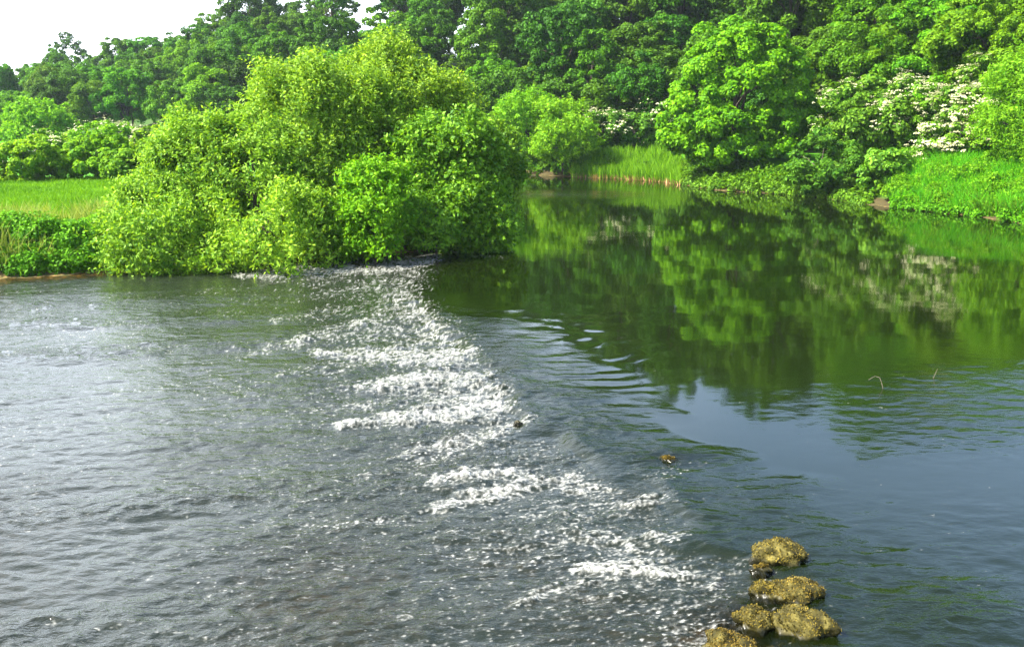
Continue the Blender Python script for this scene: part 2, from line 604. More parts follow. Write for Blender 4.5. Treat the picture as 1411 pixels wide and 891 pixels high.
hp = np.linspace(-900, 2200, 160)
hs = np.concatenate([np.linspace(-.12, 1.3, 36), np.linspace(1.5, 5, 8)])
PX, SS = np.meshgrid(hp, hs)
hx, hy, hz = hill_pt(PX, np.maximum(SS, 0))
dfo = np.interp(PX, HP[:, 0], HP[:, 1]); dro = np.interp(PX, HP[:, 0], HP[:, 2])
hy = dfo + (dro - dfo) * SS
hx = (PX - 705.5) / F * hy
hz = hz + .5 * fbm(hx * .08, hy * .08, 40) * sstep(0, .3, SS)
hz = np.where(SS < 0, .9 + SS * 15, hz)
hill = mesh_obj('hill', np.stack([hx, hy, hz], -1).reshape(-1, 3), grid_faces(len(hs), len(hp)),
                noise_mat('woodland_floor', [(.012, .03, .006), (.04, .075, .015), (.03, .10, .01)], .4, bump=.5), smooth=True)
tag(hill, kind='structure')

# ------------------------------------------------------------------ water
def build_water():
    py = np.concatenate([np.arange(237.5, 330, 1.0), np.arange(330, 905, 1.35), np.arange(905, 1300, 9), [1400, 1700, 2200, 3200]])
    px = np.concatenate([np.arange(-1500, -160, 14), np.arange(-160, 1571, 1.45), np.arange(1571, 2900, 14)])
    PXg, PYg = np.meshgrid(px, py)
    x, y = on_plane(PXg, PYg)
    # pull the far sheet out along the channel
    cx = np.interp(PYg, [300, 345, 385, 430, 478, 520, 558, 610, 640, 680, 735, 765, 891, 1000, 1300],
                   [625, 600, 568, 588, 640, 668, 690, 755, 830, 900, 938, 1042, 1055, 1075, 1100])
    off = PXg - cx                          # >0 upstream, <0 below the weir
    mpp = y / F                             # metres per pixel across
    wob = .8 * pnoise(x * .8, y * .8, 3)
    offm = off * mpp + wob
    down = sstep(.5, -.9, offm)
    dist_bank = sdist(x, y)
    z = -.17 * down
    # ---- foam and sparkle density
    def blob(pts, pw, amp):
        """streak along a polyline of photo points lying on the water, half width pw px at each point"""
        best = np.zeros_like(x)
        for (ax, ay, aw), (bx, by, bw) in zip(pts[:-1], pts[1:]):
            k = 2.2                          # vertical foreshortening
            dx, dy = bx - ax, (by - ay) * k
            t = np.clip(((PXg - ax) * dx + (PYg - ay) * k * dy) / (dx * dx + dy * dy + 1e-6), 0, 1)
            d = np.hypot(PXg - ax - t * dx, (PYg - ay) * k - t * dy)
            w = (aw + (bw - aw) * t) * 2.0
            best = np.maximum(best, np.exp(-(d / (w * pw)) ** 2))
        return best * amp
    D = np.zeros_like(x)
    ST = [
        # top band below the willow
        ([(590, 356, 14), (540, 362, 20), (470, 367, 16), (380, 373, 12), (330, 374, 8)], 1, .95),
        ([(560, 372, 14), (490, 380, 16), (420, 386, 10)], 1, .55),
        # along the weir
        ([(575, 362, 20), (545, 392, 26), (560, 430, 26), (610, 472, 26), (640, 505, 24), (660, 545, 24), (680, 585, 18)], 1, .66),
        ([(690, 600, 14), (760, 650, 18), (850, 690, 14), (900, 735, 14)], 1, .46),
        ([(560, 392, 20), (545, 405, 26), (560, 428, 26), (600, 452, 22)], 1, .75),
        ([(575, 425, 18), (520, 436, 20), (450, 452, 14), (400, 470, 10)], 1, .75),
        ([(645, 486, 12), (600, 488, 26), (540, 484, 22), (440, 480, 10)], 1, .95),
        ([(672, 518, 12), (630, 519, 26), (570, 522, 24), (500, 530, 10)], 1, .95),
        ([(690, 556, 10), (670, 560, 24), (610, 566, 20), (540, 572, 14), (470, 580, 8)], 1, 1.05),
        ([(672, 540, 22), (620, 545, 30)], 1, .85),
        ([(620, 500, 30), (655, 530, 26)], 1, .7),
        ([(605, 462, 22), (560, 470, 26)], 1, .75),
        ([(722, 580, 10), (670, 594, 20), (600, 608, 14), (540, 622, 8)], 1, .8),
        ([(560, 380, 22), (500, 392, 16), (430, 404, 8)], 1, .6),
        ([(555, 412, 22), (480, 420, 16), (380, 436, 8)], 1, .6),
        ([(590, 446, 20), (520, 456, 18), (420, 462, 10), (330, 486, 6)], 1, .68),
        ([(560, 478, 22), (470, 500, 16), (380, 510, 8)], 1, .6),
        ([(600, 536, 22), (500, 552, 14), (420, 560, 8)], 1, .62),
        ([(640, 604, 26), (560, 640, 20), (480, 650, 10)], 1, .55),
        ([(600, 700, 20), (520, 712, 12), (400, 716, 8)], 1, .52),
        ([(760, 690, 22), (680, 710, 22), (600, 730, 14)], 1, .52),
        ([(700, 355, 4), (640, 352, 5), (590, 350, 7)], 1, .4),
        # middle boils
        ([(735, 655, 14), (700, 643, 16), (650, 650, 14), (600, 655, 14)], 1, .95),
        ([(730, 662, 14), (690, 672, 18), (640, 680, 14), (600, 690, 10)], 1, .95),
        ([(790, 652, 14), (770, 660, 16), (830, 672, 14)], 1, .9),
        ([(905, 684, 14), (870, 690, 14), (820, 690, 10)], 1, .8),
        ([(970, 640, 8), (900, 660, 16)], 1, .45),
        ([(930, 738, 12), (905, 734, 14)], 1, .85),
        # lower boil
        ([(940, 784, 12), (890, 776, 18), (840, 770, 18), (800, 772, 12)], 1, 1.1),
        ([(850, 785, 12), (790, 795, 18), (740, 805, 12), (710, 825, 8)], 1, .8),
        ([(985, 800, 20), (930, 795, 24), (860, 798, 20)], 1, .62),
        ([(770, 765, 26), (700, 770, 30), (620, 790, 20)], 1, .48),
        ([(1035, 770, 8), (985, 785, 14)], 1, .5),
        ([(1062, 790, 6), (1045, 800, 10), (1000, 815, 10)], 1, .55),
        ([(1065, 838, 6), (1055, 845, 6)], 1, .6),
    ]
    for pts, pw, amp in ST:
        D = np.maximum(D, blob(pts, pw, amp))
    # scattered froth and painted sparkle flecks below the weir, thinning downstream
    tail = down * np.exp(-np.clip(-offm, 0, 99) / 6.0)
    D = np.maximum(D, .68 * tail * sstep(345, 400, PYg) * (.75 + .5 * fbm(x * .35, y * .35, 77)))
    D = np.maximum(D, .33 * down * sstep(368, 400, PYg) * (.85 + .4 * fbm(x * .22, y * .22, 78, 2)))
    # chop: noise from coarse to fine, finer waves only where the sheet resolves them
    dd = np.maximum(y * y / (CAM_H * F) * 1.35, y / F * 1.45)      # sheet spacing in depth
    rough = down * .95 + sstep(.0, 2.2, -dist_bank) * 0
    ruf = np.exp(-(((PXg - 1360) / 180) ** 2 + ((PYg - 560) / 55) ** 2)) * .28
    ruf = np.maximum(ruf, sstep(640, 780, PYg) * sstep(1000, 1250, PXg) * .14)
    ruf = np.maximum(ruf, np.exp(-(((PXg - 780) / 90) ** 2 + ((PYg - 268) / 5) ** 2)) * .7)   # cat's paw up the river
    near = sstep(3.2, .2, offm) * sstep(395, 450, PYg)              # quickening water above the crest
    ruf = np.maximum(ruf, near * (.75 - .3 * sstep(560, 680, PYg)))
    ruf = np.maximum(ruf, np.exp(-(((PXg - 1290) / 130) ** 2 + ((PYg - 850) / 55) ** 2)) * .75)
    rough = np.maximum(rough, ruf * (1 - down))
    slick = np.clip(.72 + .75 * fbm((x * .97 + y * .24) * .10, (y * .97 - x * .24) * .42, 91, 3), .5, 1.3)
    rough = np.where(down > .5, rough * slick, rough)
    # waves run down the flow (towards -x, -y)
    fxw, fyw = x * .55 + y * .30, y * 1.0 - x * .25
    hgt = np.zeros_like(x)
    for lam, amp, sd in ((2.6, .016, 10), (1.5, .026, 11), (.8, .040, 12), (.42, .042, 13), (.22, .024, 14)):
        f = sstep(1.2, 3.0, lam / dd)
        hgt += amp * f * (1 - 1.3 * np.abs(pnoise(fxw / lam, fyw / lam, sd)) + .5 * pnoise(fxw / lam * 1.3, fyw / lam * 1.3, sd + 30))
    z = z + hgt * (rough * .9 + .004)
    # long standing waves above the lip
    sw = np.exp(-(((PXg - 735) / 120) ** 2)) * sstep(415, 445, PYg) * sstep(670, 570, PYg)
    ph = y * 2 * math.pi / (1.15 + .25 * pnoise(x * .1, y * .1, 6)) * 1.0 + 2.2 * fbm(x * .45, y * .45, 8)
    z = z + .014 * sw * np.sin(ph) * np.clip(.35 + 1.3 * pnoise(x * .7, y * 1.1, 19), 0, 1.3)
    # smooth swell on the calm reach
    z = z + .0012 * (1 - rough) * fbm(x * .45, y * .8, 23, 2)
    # ---- turn density into broken froth and painted sparkle
    u, v = x * .97 + y * .24, y * .97 - x * .24     # crests lie across the flow
    n0 = fbm(u * .8, v * 1.5, 50, 2)
    n1 = fbm(u * 1.7, v * 4.2, 51, 3)
    n2 = pnoise(u * 4.5, v * 9, 58)
    n3 = pnoise(u * 9 + 3, v * 17, 59)
    n4 = pnoise(u * 18 + 3, v * 30, 60)
    farf = sstep(18, 34, y)                      # the finest flecks merge with distance
    lace = 1 - 2.2 * np.abs(pnoise(u * 2.4 + .5 * n1, v * 5.5 + .5 * n2, 71))
    lace2 = 1 - 2.2 * np.abs(pnoise(u * 5.5 + .4 * n2, v * 12 + .4 * n3, 72))
    trail = 1 - 2.4 * np.abs(pnoise(u * .9 + .4 * n1, v * 7.5 + .4 * n1, 74))
    fine = .26 * lace + .34 * lace2 + .30 * trail + .50 * n2 + (.62 * n3 + .55 * n4) * (1 - .3 * farf)
    nn = .18 * n0 + .30 * n1 + fine
    foam = sstep(.50, 1.28, np.minimum(.94 * D, .89) + .56 * nn)
    foam = np.maximum(foam, (1.0 + .3 * n0) * sstep(.32, .84, D * .55 + .50 * (.7 * n3 + .75 * n4 + .45 * lace2)) * sstep(.15, .32, D))  # fine white flecks: glitter of the ripples painted in as foam
    core = sstep(.55, 1.05, D + .3 * n1)
    z = z + core * (.035 + .04 * n1 + .035 * n2 + .018 * n3) * sstep(40, 15, y) + core * .03 * sstep(15, 40, y) * (1 + n1)
    # brown shallows: by the banks and round the stones
    shal = sstep(2.4, .3, -dist_bank) * sstep(345, 352, PYg) * (PXg < 420)
    shal = np.maximum(shal, np.exp(-(((PXg - 1020) / 110) ** 2 + ((PYg - 862) / 60) ** 2)) * .85)
    shal = np.maximum(shal, np.exp(-(((PXg - 930) / 60) ** 2 + ((PYg - 632) / 14) ** 2)) * .5)
    shal = np.maximum(shal, .10 * near)
    shal = np.maximum(shal, .34 * down * sstep(27, 12, y) * np.clip(.5 + .9 * fbm(x * .28, y * .28, 93, 3), 0, 1))
    keep = dist_bank < .6
    idx = grid_faces(len(py), len(px))
    kf = keep.ravel()[idx].any(1)
    idx = idx[kf]
    used = np.unique(idx)
    remap = np.full(x.size, -1); remap[used] = np.arange(len(used))
    V = np.stack([x, y, z], -1).reshape(-1, 3)[used]
    A = lambda a: a.ravel()[used]
    return V, remap[idx][:, ::-1], dict(foam=A(foam), rough=A(rough), shallow=A(shal), down=A(down))


def water_material():
    m, nt, out = new_mat('river_water')
    L = nt.links.new
    A = {k: N(nt, 'ShaderNodeAttribute', attribute_name=k) for k in ('foam', 'rough', 'shallow', 'down')}
    ge = N(nt, 'ShaderNodeNewGeometry')
    mp = N(nt, 'ShaderNodeMapping')
    mp.inputs['Rotation'].default_value = (0, 0, math.radians(14))
    mp.inputs['Scale'].default_value = (.6, 1, 1)
    L(ge.outputs['Position'], mp.inputs['Vector'])
    n1 = N(nt, 'ShaderNodeTexNoise'); n1.inputs['Scale'].default_value = 3.2; n1.inputs['Detail'].default_value = 5; n1.inputs['Roughness'].default_value = .6
    n2 = N(nt, 'ShaderNodeTexNoise'); n2.inputs['Scale'].default_value = .9; n2.inputs['Detail'].default_value = 3
    for n in (n1, n2): L(mp.outputs[0], n.inputs['Vector'])
    b1 = N(nt, 'ShaderNodeBump'); b1.inputs['Distance'].default_value = .14
    st = N(nt, 'ShaderNodeMapRange'); st.inputs['To Min'].default_value = .003; st.inputs['To Max'].default_value = .7
    L(A['rough'].outputs['Fac'], st.inputs['Value']); L(st.outputs['Result'], b1.inputs['Strength'])
    L(n1.outputs['Fac'], b1.inputs['Height'])
    b2 = N(nt, 'ShaderNodeBump'); b2.inputs['Distance'].default_value = .08; b2.inputs['Strength'].default_value = .012
    L(n2.outputs['Fac'], b2.inputs['Height']); L(b1.outputs[0], b2.inputs['Normal'])
    # body of the water: murky olive, greyer where churned, brown over the shallows
    c1 = N(nt, 'ShaderNodeMix', data_type='RGBA')
    c1.inputs['A'].default_value = (.0042, .0078, .0010, 1); c1.inputs['B'].default_value = (.012, .016, .010, 1)
    L(A['down'].outputs['Fac'], c1.inputs['Factor'])
    pb = N(nt, 'ShaderNodeBsdfPrincipled')
    pb.inputs['Roughness'].default_value = .04
    pb.inputs['IOR'].default_value = 1.42
    L(c1.outputs['Result'], pb.inputs['Base Color'])
    L(b2.outputs[0], pb.inputs['Normal'])
    tr = N(nt, 'ShaderNodeBsdfTransparent'); tr.inputs['Color'].default_value = (.62, .55, .30, 1)
    fr = N(nt, 'ShaderNodeFresnel'); fr.inputs['IOR'].default_value = 1.333
    L(b2.outputs[0], fr.inputs['Normal'])
    inv = N(nt, 'ShaderNodeMath', operation='SUBTRACT'); inv.inputs[0].default_value = 1
    L(fr.outputs[0], inv.inputs[1])
    mu = N(nt, 'ShaderNodeMath', operation='MULTIPLY'); L(inv.outputs[0], mu.inputs[0]); L(A['shallow'].outputs['Fac'], mu.inputs[1])
    m1 = N(nt, 'ShaderNodeMixShader'); L(mu.outputs[0], m1.inputs['Fac']); L(pb.outputs[0], m1.inputs[1]); L(tr.outputs[0], m1.inputs[2])
    fo = N(nt, 'ShaderNodeBsdfPrincipled'); fo.inputs['Base Color'].default_value = (.44, .44, .40, 1); fo.inputs['Roughness'].default_value = .45
    n3 = N(nt, 'ShaderNodeTexNoise'); n3.inputs['Scale'].default_value = 22; n3.inputs['Detail'].default_value = 3
    L(ge.outputs['Position'], n3.inputs['Vector'])
    fb = N(nt, 'ShaderNodeBump'); fb.inputs['Distance'].default_value = .05; fb.inputs['Strength'].default_value = .7
    L(n3.outputs['Fac'], fb.inputs['Height']); L(fb.outputs[0], fo.inputs['Normal'])
    mr = N(nt, 'ShaderNodeMapRange'); mr.inputs['From Min'].default_value = .36; mr.inputs['From Max'].default_value = .64
    L(n3.outputs['Fac'], mr.inputs['Value'])
    # fine holes in the froth
    pw = N(nt, 'ShaderNodeMath', operation='MULTIPLY_ADD'); pw.inputs[1].default_value = .52; pw.inputs[2].default_value = .18
    L(mr.outputs['Result'], pw.inputs[0])
    fp = N(nt, 'ShaderNodeMath', operation='POWER'); fp.inputs[1].default_value = 2.4; L(A['foam'].outputs['Fac'], fp.inputs[0])
    ff = N(nt, 'ShaderNodeMath', operation='MULTIPLY'); L(pw.outputs[0], ff.inputs[0]); L(fp.outputs[0], ff.inputs[1])
    m2 = N(nt, 'ShaderNodeMixShader'); L(ff.outputs[0], m2.inputs['Fac']); L(m1.outputs[0], m2.inputs[1]); L(fo.outputs[0], m2.inputs[2])
    L(m2.outputs[0], out.inputs['Surface'])
    return m


V, Fc, att = build_water()
water = mesh_obj('water', V, Fc, water_material(), attrs=att, smooth=True)
tag(water, kind='structure')

# ------------------------------------------------------------------ woodland on the hill
PROTO = []
for k, (H, R, zb, ns) in enumerate(((13, 4.6, 2.0, 9), (15, 4.4, 3.0, 11), (12, 5.2, 1.8, 8), (14, 4.0, 2.2, 10), (16, 5.0, 4.5, 12), (11, 4.2, 1.2, 8))):
    t = make_tree('woodland_tree', 100 + k, H, R, zb, .30, M['l_wood'], M['bark'], 130, .95, 150, .36, .25, ns, nz=.85)
    PROTO.append(t)
TALL = make_tree('woodland_tree', 120, 17, 4.2, 7.5, .34, M['l_dark'], M['bark'], 62, 1.05, 80, .5, .34, 9, limbs=12)
used_proto = set()


def put(proto, loc, rz, sc, mat, label, cat, group):
    if proto.name not in used_proto:
        used_proto.add(proto.name)
        o = proto
        o.location = loc; o.rotation_euler = (0, 0, rz); o.scale = sc
        for ch in o.children:
            if ch.name.startswith('crown'):
                ch.material_slots[0].link = 'OBJECT'; ch.material_slots[0].material = mat
    else:
        o = copy_tree(proto, loc, rz, sc, mat)
    tag(o, label, cat, group)
    return o


rows = [.03, .14, .26, .39, .53, .67, .82, 1.0, 1.18]
cnt = 0
rw = np.random.default_rng(21)
for ri, s in enumerate(rows):
    p = -130.0 + (ri % 2) * 20
    while p < 1560:
        d = np.interp(p, HP[:, 0], HP[:, 1]) * (1 - s) + np.interp(p, HP[:, 0], HP[:, 2]) * s
        step = 5.7 / d * F
        pp = p + rw.uniform(-.25, .25) * step
        ss = s + rw.uniform(-.05, .05)
        p += step * rw.uniform(.85, 1.15) * (.86 if pp < 330 else 1)
        if s > 1.05 and not (430 < pp < 760 or pp > 1500): continue
        x, y, z = hill_pt(pp, max(ss, 0))
        x, y, z = float(x), float(y), float(z)
        sc = rw.uniform(.60, .98)
        gap = (480 < pp < 540 or 618 < pp < 660)
        if s >= .58 and gap: continue
        if s >= .25 and gap: sc *= .62
        if pp < 330 and s > .7: sc *= .68 + .2 * max(pp, 0) / 330
        k = int(rw.integers(len(PROTO)))
        if pp < 330: k = (0, 2, 5, 3)[k % 4]
        proto = PROTO[k]
        if s >= .75 and 440 < pp < 780: proto = TALL; sc = rw.uniform(.9, 1.1)
        q = rw.random()
        if pp < 330:
            zone = 0
            if q < .42: mat, lab = M['l_bright'], 'light green tree standing in the hazy wood on the far left hillside'
            elif q < .85: mat, lab = M['l_wood'], 'mid green tree standing in the hazy wood on the far left hillside'
            else: mat, lab = M['l_dark'], 'dark blue-green tree standing in the hazy wood on the far left hillside'
            grp = 'trees of the hazy wood on the left hillside'
        elif pp < 720:
            if proto is TALL: mat, lab, grp = M['l_dark'], 'tall dark bare-stemmed tree on the ridge behind the big willows', 'ridge trees behind the willows'
            elif q < .5: mat, lab, grp = M['l_wood'], 'mid green tree on the slope directly behind the big willows', 'trees on the slope behind the willows'
            else: mat, lab, grp = M['l_dark'], 'dark green tree on the slope directly behind the big willows', 'trees on the slope behind the willows'
        elif pp < 1130 or s > .6:
            if q < .4 and not 850 < pp < 1135: mat, lab = M['l_wood'], 'mid green tree in the dense dark wood above the reeds and round tree'
            else: mat, lab = M['l_dark'], 'deep green tree in the dense dark wood above the reeds and round tree'
            grp = 'trees of the dark wood above the reeds'
        else:
            if q < .7: mat, lab = M['l_bright'], 'bright green tree on the sunlit slope above the flowering bushes'
            else: mat, lab = M['l_wood'], 'darker green tree among the bright ones on the slope above the flowering bushes'
            grp = 'trees on the sunlit slope above the flowering bushes'
        o = put(proto, (x, y, z - 1.5 * sc), rw.uniform(0, 6.28), (sc, sc, sc * rw.uniform(.82, 1.22)), mat, lab, 'tree', grp)
        cnt += 1
print('hill trees', cnt)
# lone round-headed tree breaking the skyline on the left
x, y, z = hill_pt(112, 1.0)
o = copy_tree(TALL, (float(x), float(y), float(z)), 1.0, (.95, .95, .98), M['l_dark'])
tag(o, 'lone round-headed open tree rising above the others on the left skyline', 'tree')

# ------------------------------------------------------------------ willows on the left bank
def gz(x, y):
    return float(ground_z(np.array([x]), np.array([y]))[0])


def place(name, seed, pxc, d, H, R, zb, mat, label, cat='tree', **kw):
    x = (pxc - 705.5) / F * d
    z = gz(x, d)
    a = dict(r0=.2, barkmat=M['bark'], n_clump=150, clump_r=.7, per=200, L=.17, W=.075)
    a.update(kw)
    grp = a.pop('group', None)
    if 'gap' in a:                     # gap given by its photo column, world height and half sizes
        gx_, gz_, ga, gb = a.pop('gap')
        a['hole'] = ((gx_ - 705.5) / F * d - x, gz_ - z, ga, gb)
    t = make_tree(name, seed, H - z, R, zb, a.pop('r0'), mat, a.pop('barkmat'), a.pop('n_clump'), a.pop('clump_r'), a.pop('per'), a.pop('L'), a.pop('W'), loc=(x, d, z), **a)
    tag(t, label, cat, grp)
    return t


WK = dict(jit=(.74, 1.04), spray=.62, inner=.25)
place('willow_tree', 1, 280, 42.5, 6.6, 4.3, .2, M['l_willow'], 'low spreading yellow-green willow leaning over the bank, leftmost of the willow clump', group='willows on the left bank',
      gap=(352, 2.9, .95, 1.25), shrink=0.80, n_clump=746, per=91, clump_r=0.37, r0=.16, lobes=[(0, 0, 2.6, 2.6, 2.2, 2.6), (-2.2, -.2, 1.3, 1.9, 1.8, 1.5), (-1.2, 0, 2.5, 1.6, 1.5, 1.4), (1.6, -.3, 2.8, 2.0, 1.9, 2.1), (2.6, .3, 3.8, 1.8, 1.8, 1.8), (-3.2, -.4, .6, 1.1, 1.2, .8), (.6, -1.5, 1.0, 1.8, 1.0, 1.1), (.8, .3, 4.0, 1.6, 1.6, 1.4)], **WK)
place('willow_tree', 2, 432, 45, 9.0, 4.2, .3, M['l_willow'], 'tall domed yellow-green willow in the middle of the clump on the left bank', group='willows on the left bank',
      gap=(352, 2.9, .95, 1.25), shrink=0.86, n_clump=811, per=98, clump_r=0.41, r0=.22, lobes=[(0, 0, 3.8, 3.2, 3.0, 3.6), (-1.9, 0, 3.4, 1.9, 1.8, 2.2), (1.0, .4, 6.0, 2.2, 2.0, 2.0), (-.6, .2, 5.8, 1.9, 1.8, 1.5), (2.4, 0, 4.0, 1.9, 1.9, 2.3), (.2, -1.9, 2.2, 2.0, 1.4, 1.8), (2.2, .2, 5.6, 1.5, 1.5, 1.6)], **WK)
place('willow_tree', 3, 545, 47.5, 9.6, 3.9, .4, M['l_willow'], 'tallest pale willow with a ragged pointed top at the back of the clump', group='willows on the left bank',
      shrink=0.86, n_clump=746, per=98, clump_r=0.40, r0=.24, lobes=[(0, 0, 4.2, 3.0, 2.8, 4.0), (-1.4, .2, 6.5, 1.7, 1.7, 2.0), (-.2, .2, 7.6, 1.3, 1.3, 1.5), (1.5, 0, 6.4, 1.7, 1.7, 1.5), (2.5, .3, 4.8, 1.8, 1.8, 2.0), (-2.2, .2, 4.5, 1.7, 1.6, 2.2)], **WK)
place('willow_tree', 12, 352, 41.6, 5.6, 2.0, 1.2, M['l_willow'], 'slim willow whose dark forked stem shows through a gap in the clump', group='willows on the left bank',
      n_clump=150, per=60, clump_r=.4, r0=.15, lobes=[(-.6, .2, 3.5, 1.3, 1.1, .9), (.7, .2, 3.7, 1.3, 1.1, 1.0), (0, .2, 4.2, 1.2, 1.0, .8)], limbs=14, **WK)
place('alder_tree', 4, 628, 44.5, 7.9, 3.0, .2, M['l_alder'], 'darker green alder overhanging the water at the right end of the willow clump',
      shrink=0.92, n_clump=746, per=91, clump_r=0.31, r0=.18, L=.2, W=.11, lobes=[(0, 0, 3.2, 2.1, 2.0, 3.0), (-1.2, 0, 5.0, 1.5, 1.4, 1.5), (.6, .2, 5.2, 1.3, 1.3, 1.2), (1.3, -.2, 3.8, 1.1, 1.2, 1.5), (1.5, -.6, 1.6, 1.0, 1.2, 1.2), (-1.5, -1.0, 3.4, 1.2, 1.2, 1.6), (.2, -1.4, 2.2, 1.2, 1.0, 1.3)], spray=.5, jit=(.76, 1.04), squash=.85)
place('alder_tree', 5, 668, 52, 6.0, 1.9, .3, M['l_alder'], 'slim green alder just behind the water end of the willow clump',
      n_clump=338, per=54, clump_r=0.30, r0=.13, L=.2, W=.11, spray=.5, jit=(.76, 1.04))
place('willow_bush', 6, 518, 40.6, 4.0, 1.5, .35, M['l_pale'], 'rounded sunlit pale bush at the water edge in front of the dark willow base', cat='bush',
      n_clump=208, per=72, clump_r=0.25, r0=.09, L=.2, W=.09, n_sub=6, spray=.45, jit=(.76, 1.04))
place('willow_bush', 7, 365, 40.2, 2.9, 2.7, .15, M['l_willow'], 'broad yellow-green bush drooping to the water below the tall domed willow', cat='bush', skirt=True,
      gap=(352, 2.9, .95, 1.25), n_clump=260, per=68, clump_r=0.28, r0=.09, L=.2, W=.08, n_sub=7, **WK)
place('willow_bush', 8, 225, 39.4, 2.5, 2.1, .0, M['l_willow'], 'small pale willow bush at the left foot of the spreading willow', cat='bush', skirt=True,
      n_clump=208, per=68, clump_r=0.24, r0=.06, L=.18, W=.075, n_sub=6, **WK)
place('willow_bush', 9, 600, 42.4, 2.7, 1.5, .6, M['l_alder'], 'dark shaded bush hanging over the water beneath the alder', cat='bush',
      n_clump=182, per=54, clump_r=0.24, r0=.07, L=.2, W=.09, n_sub=6, spray=.45, jit=(.76, 1.04))
place('willow_bush', 10, 450, 41.4, 2.6, 1.8, .5, M['l_alder'], 'dark low bush at the water edge beside the rounded sunlit bush', cat='bush',
      n_clump=195, per=54, clump_r=0.25, r0=.07, L=.2, W=.09, n_sub=6, spray=.45, jit=(.76, 1.04))
place('willow_bush', 11, 655, 44.0, 2.9, 1.3, .1, M['l_alder'], 'leafy bush dipping its branches in the calm water at the right tip of the bank', cat='bush', skirt=True,
      n_clump=208, per=59, clump_r=0.24, r0=.07, L=.2, W=.1, n_sub=6, spray=.45, jit=(.76, 1.04))

# ------------------------------------------------------------------ far bank and right bank
DK = dict(L=.42, W=.33)
place('broadleaf_tree', 30, 1008, 82, 12.6, 6.2, .2, M['l_dome'], 'big round bright green tree standing at the water edge beyond the calm reach',
      shrink=.92, n_clump=340, clump_r=.75, per=200, r0=.38, L=.27, W=.21, n_sub=14, inner=.12, nz=.6,
      lobes=[(0, 0, 6.0, 4.9, 4.8, 5.2), (-3.6, -1.2, 3.2, 2.4, 2.4, 2.4), (-3.0, -1, 6.0, 2.4, 2.4, 2.3), (-1.2, -2.0, 8.6, 2.6, 2.4, 2.3), (1.2, -1.6, 9.4, 2.4, 2.4, 2.0), (3.0, -1, 7.4, 2.5, 2.4, 2.4), (4.0, -1.0, 4.4, 2.2, 2.3, 2.5), (.4, -3.3, 5.4, 2.5, 1.9, 2.3), (-1.6, -3.2, 3.0, 2.3, 1.9, 2.0), (2.4, -3.0, 2.8, 2.2, 1.8, 2.0), (0, -2.6, 1.4, 3.4, 2.0, 1.4), (-4.6, -1.0, 3.4, 2.1, 2.1, 2.2), (4.7, -.8, 3.6, 2.1, 2.1, 2.3), (-2.8, -1.6, 1.2, 2.4, 1.8, 1.3)])
place('willow_tree', 31, 775, 94, 6.9, 3.3, .2, M['l_pale'], 'pale feathery willow bush left of the reed bed on the far bank', cat='bush',
      n_clump=120, clump_r=.65, per=110, L=.34, W=.13, r0=.12, **WK)
place('willow_tree', 32, 725, 97, 8.0, 3.0, .2, M['l_pale'], 'pale green willow on the far bank half hidden by the near alder', cat='tree',
      n_clump=120, clump_r=.65, per=110, L=.34, W=.13, r0=.14, **WK)
place('hawthorn_bush', 33, 828, 97, 5.9, 2.6, .2, M['l_shrub'], 'cream flowering bush behind the left half of the reed bed', cat='bush',
      n_clump=90, clump_r=.6, per=90, L=.32, W=.2, r0=.1, flowers=(60, .28, 5, .20))
place('hedge_shrub', 34, 872, 99, 5.0, 3.2, .2, M['l_shrub'], 'dark green shrub behind the middle of the reed bed', cat='bush',
      n_clump=100, clump_r=.65, per=90, L=.34, W=.22, r0=.1)
place('hawthorn_bush', 35, 903, 101, 7.0, 3.0, .2, M['l_shrub'], 'cream flowering bush between the reed bed and the big round tree', cat='bush',
      n_clump=100, clump_r=.6, per=90, L=.32, W=.2, r0=.1, flowers=(70, .3, 5, .22))
place('hedge_shrub', 36, 925, 93, 3.6, 2.0, .1, M['l_shrub'], 'low green shrub at the left foot of the big round tree', cat='bush',
      n_clump=60, clump_r=.55, per=90, L=.32, W=.2, r0=.08)
# right bank shrubs
place('hedge_shrub', 40, 1130, 71, 4.5, 2.7, .1, M['l_shrub'], 'grey-green rounded shrub right beside the big round tree at the water edge', cat='bush',
      n_clump=110, clump_r=.5, per=110, L=.27, W=.15, r0=.1)
place('hedge_shrub', 41, 1205, 74, 7.4, 3.0, .2, M['l_shrub'], 'dark dense shrub between the grey-green shrub and the flowering bushes', cat='bush',
      n_clump=140, clump_r=.55, per=110, L=.28, W=.17, r0=.12)
place('elder_bush', 42, 1165, 77, 8.2, 2.8, .2, M['l_alder'], 'tall elder with a few cream flower heads behind the dark dense shrub', cat='bush',
      n_clump=120, clump_r=.55, per=100, L=.28, W=.17, r0=.12, flowers=(16, .24, 7, .12))
place('elder_bush', 43, 1243, 73, 8.3, 2.4, .2, M['l_alder'], 'elder bush with cream flower heads on its upper half, left of the whitest one', cat='bush',
      n_clump=110, clump_r=.52, per=100, L=.27, W=.17, r0=.12, flowers=(60, .26, 9, .125))
place('elder_bush', 44, 1313, 68, 7.3, 2.6, .3, M['l_alder'], 'rounded elder bush covered thickest in white flower heads on the right bank', cat='bush',
      n_clump=120, clump_r=.5, per=100, L=.25, W=.16, r0=.12, flowers=(92, .27, 11, .12))
place('elder_bush', 45, 1345, 72, 9.4, 2.3, .3, M['l_alder'], 'higher elder bush with white flower heads behind the whitest one', cat='bush',
      n_clump=100, clump_r=.5, per=100, L=.26, W=.16, r0=.12, flowers=(62, .26, 9, .125))
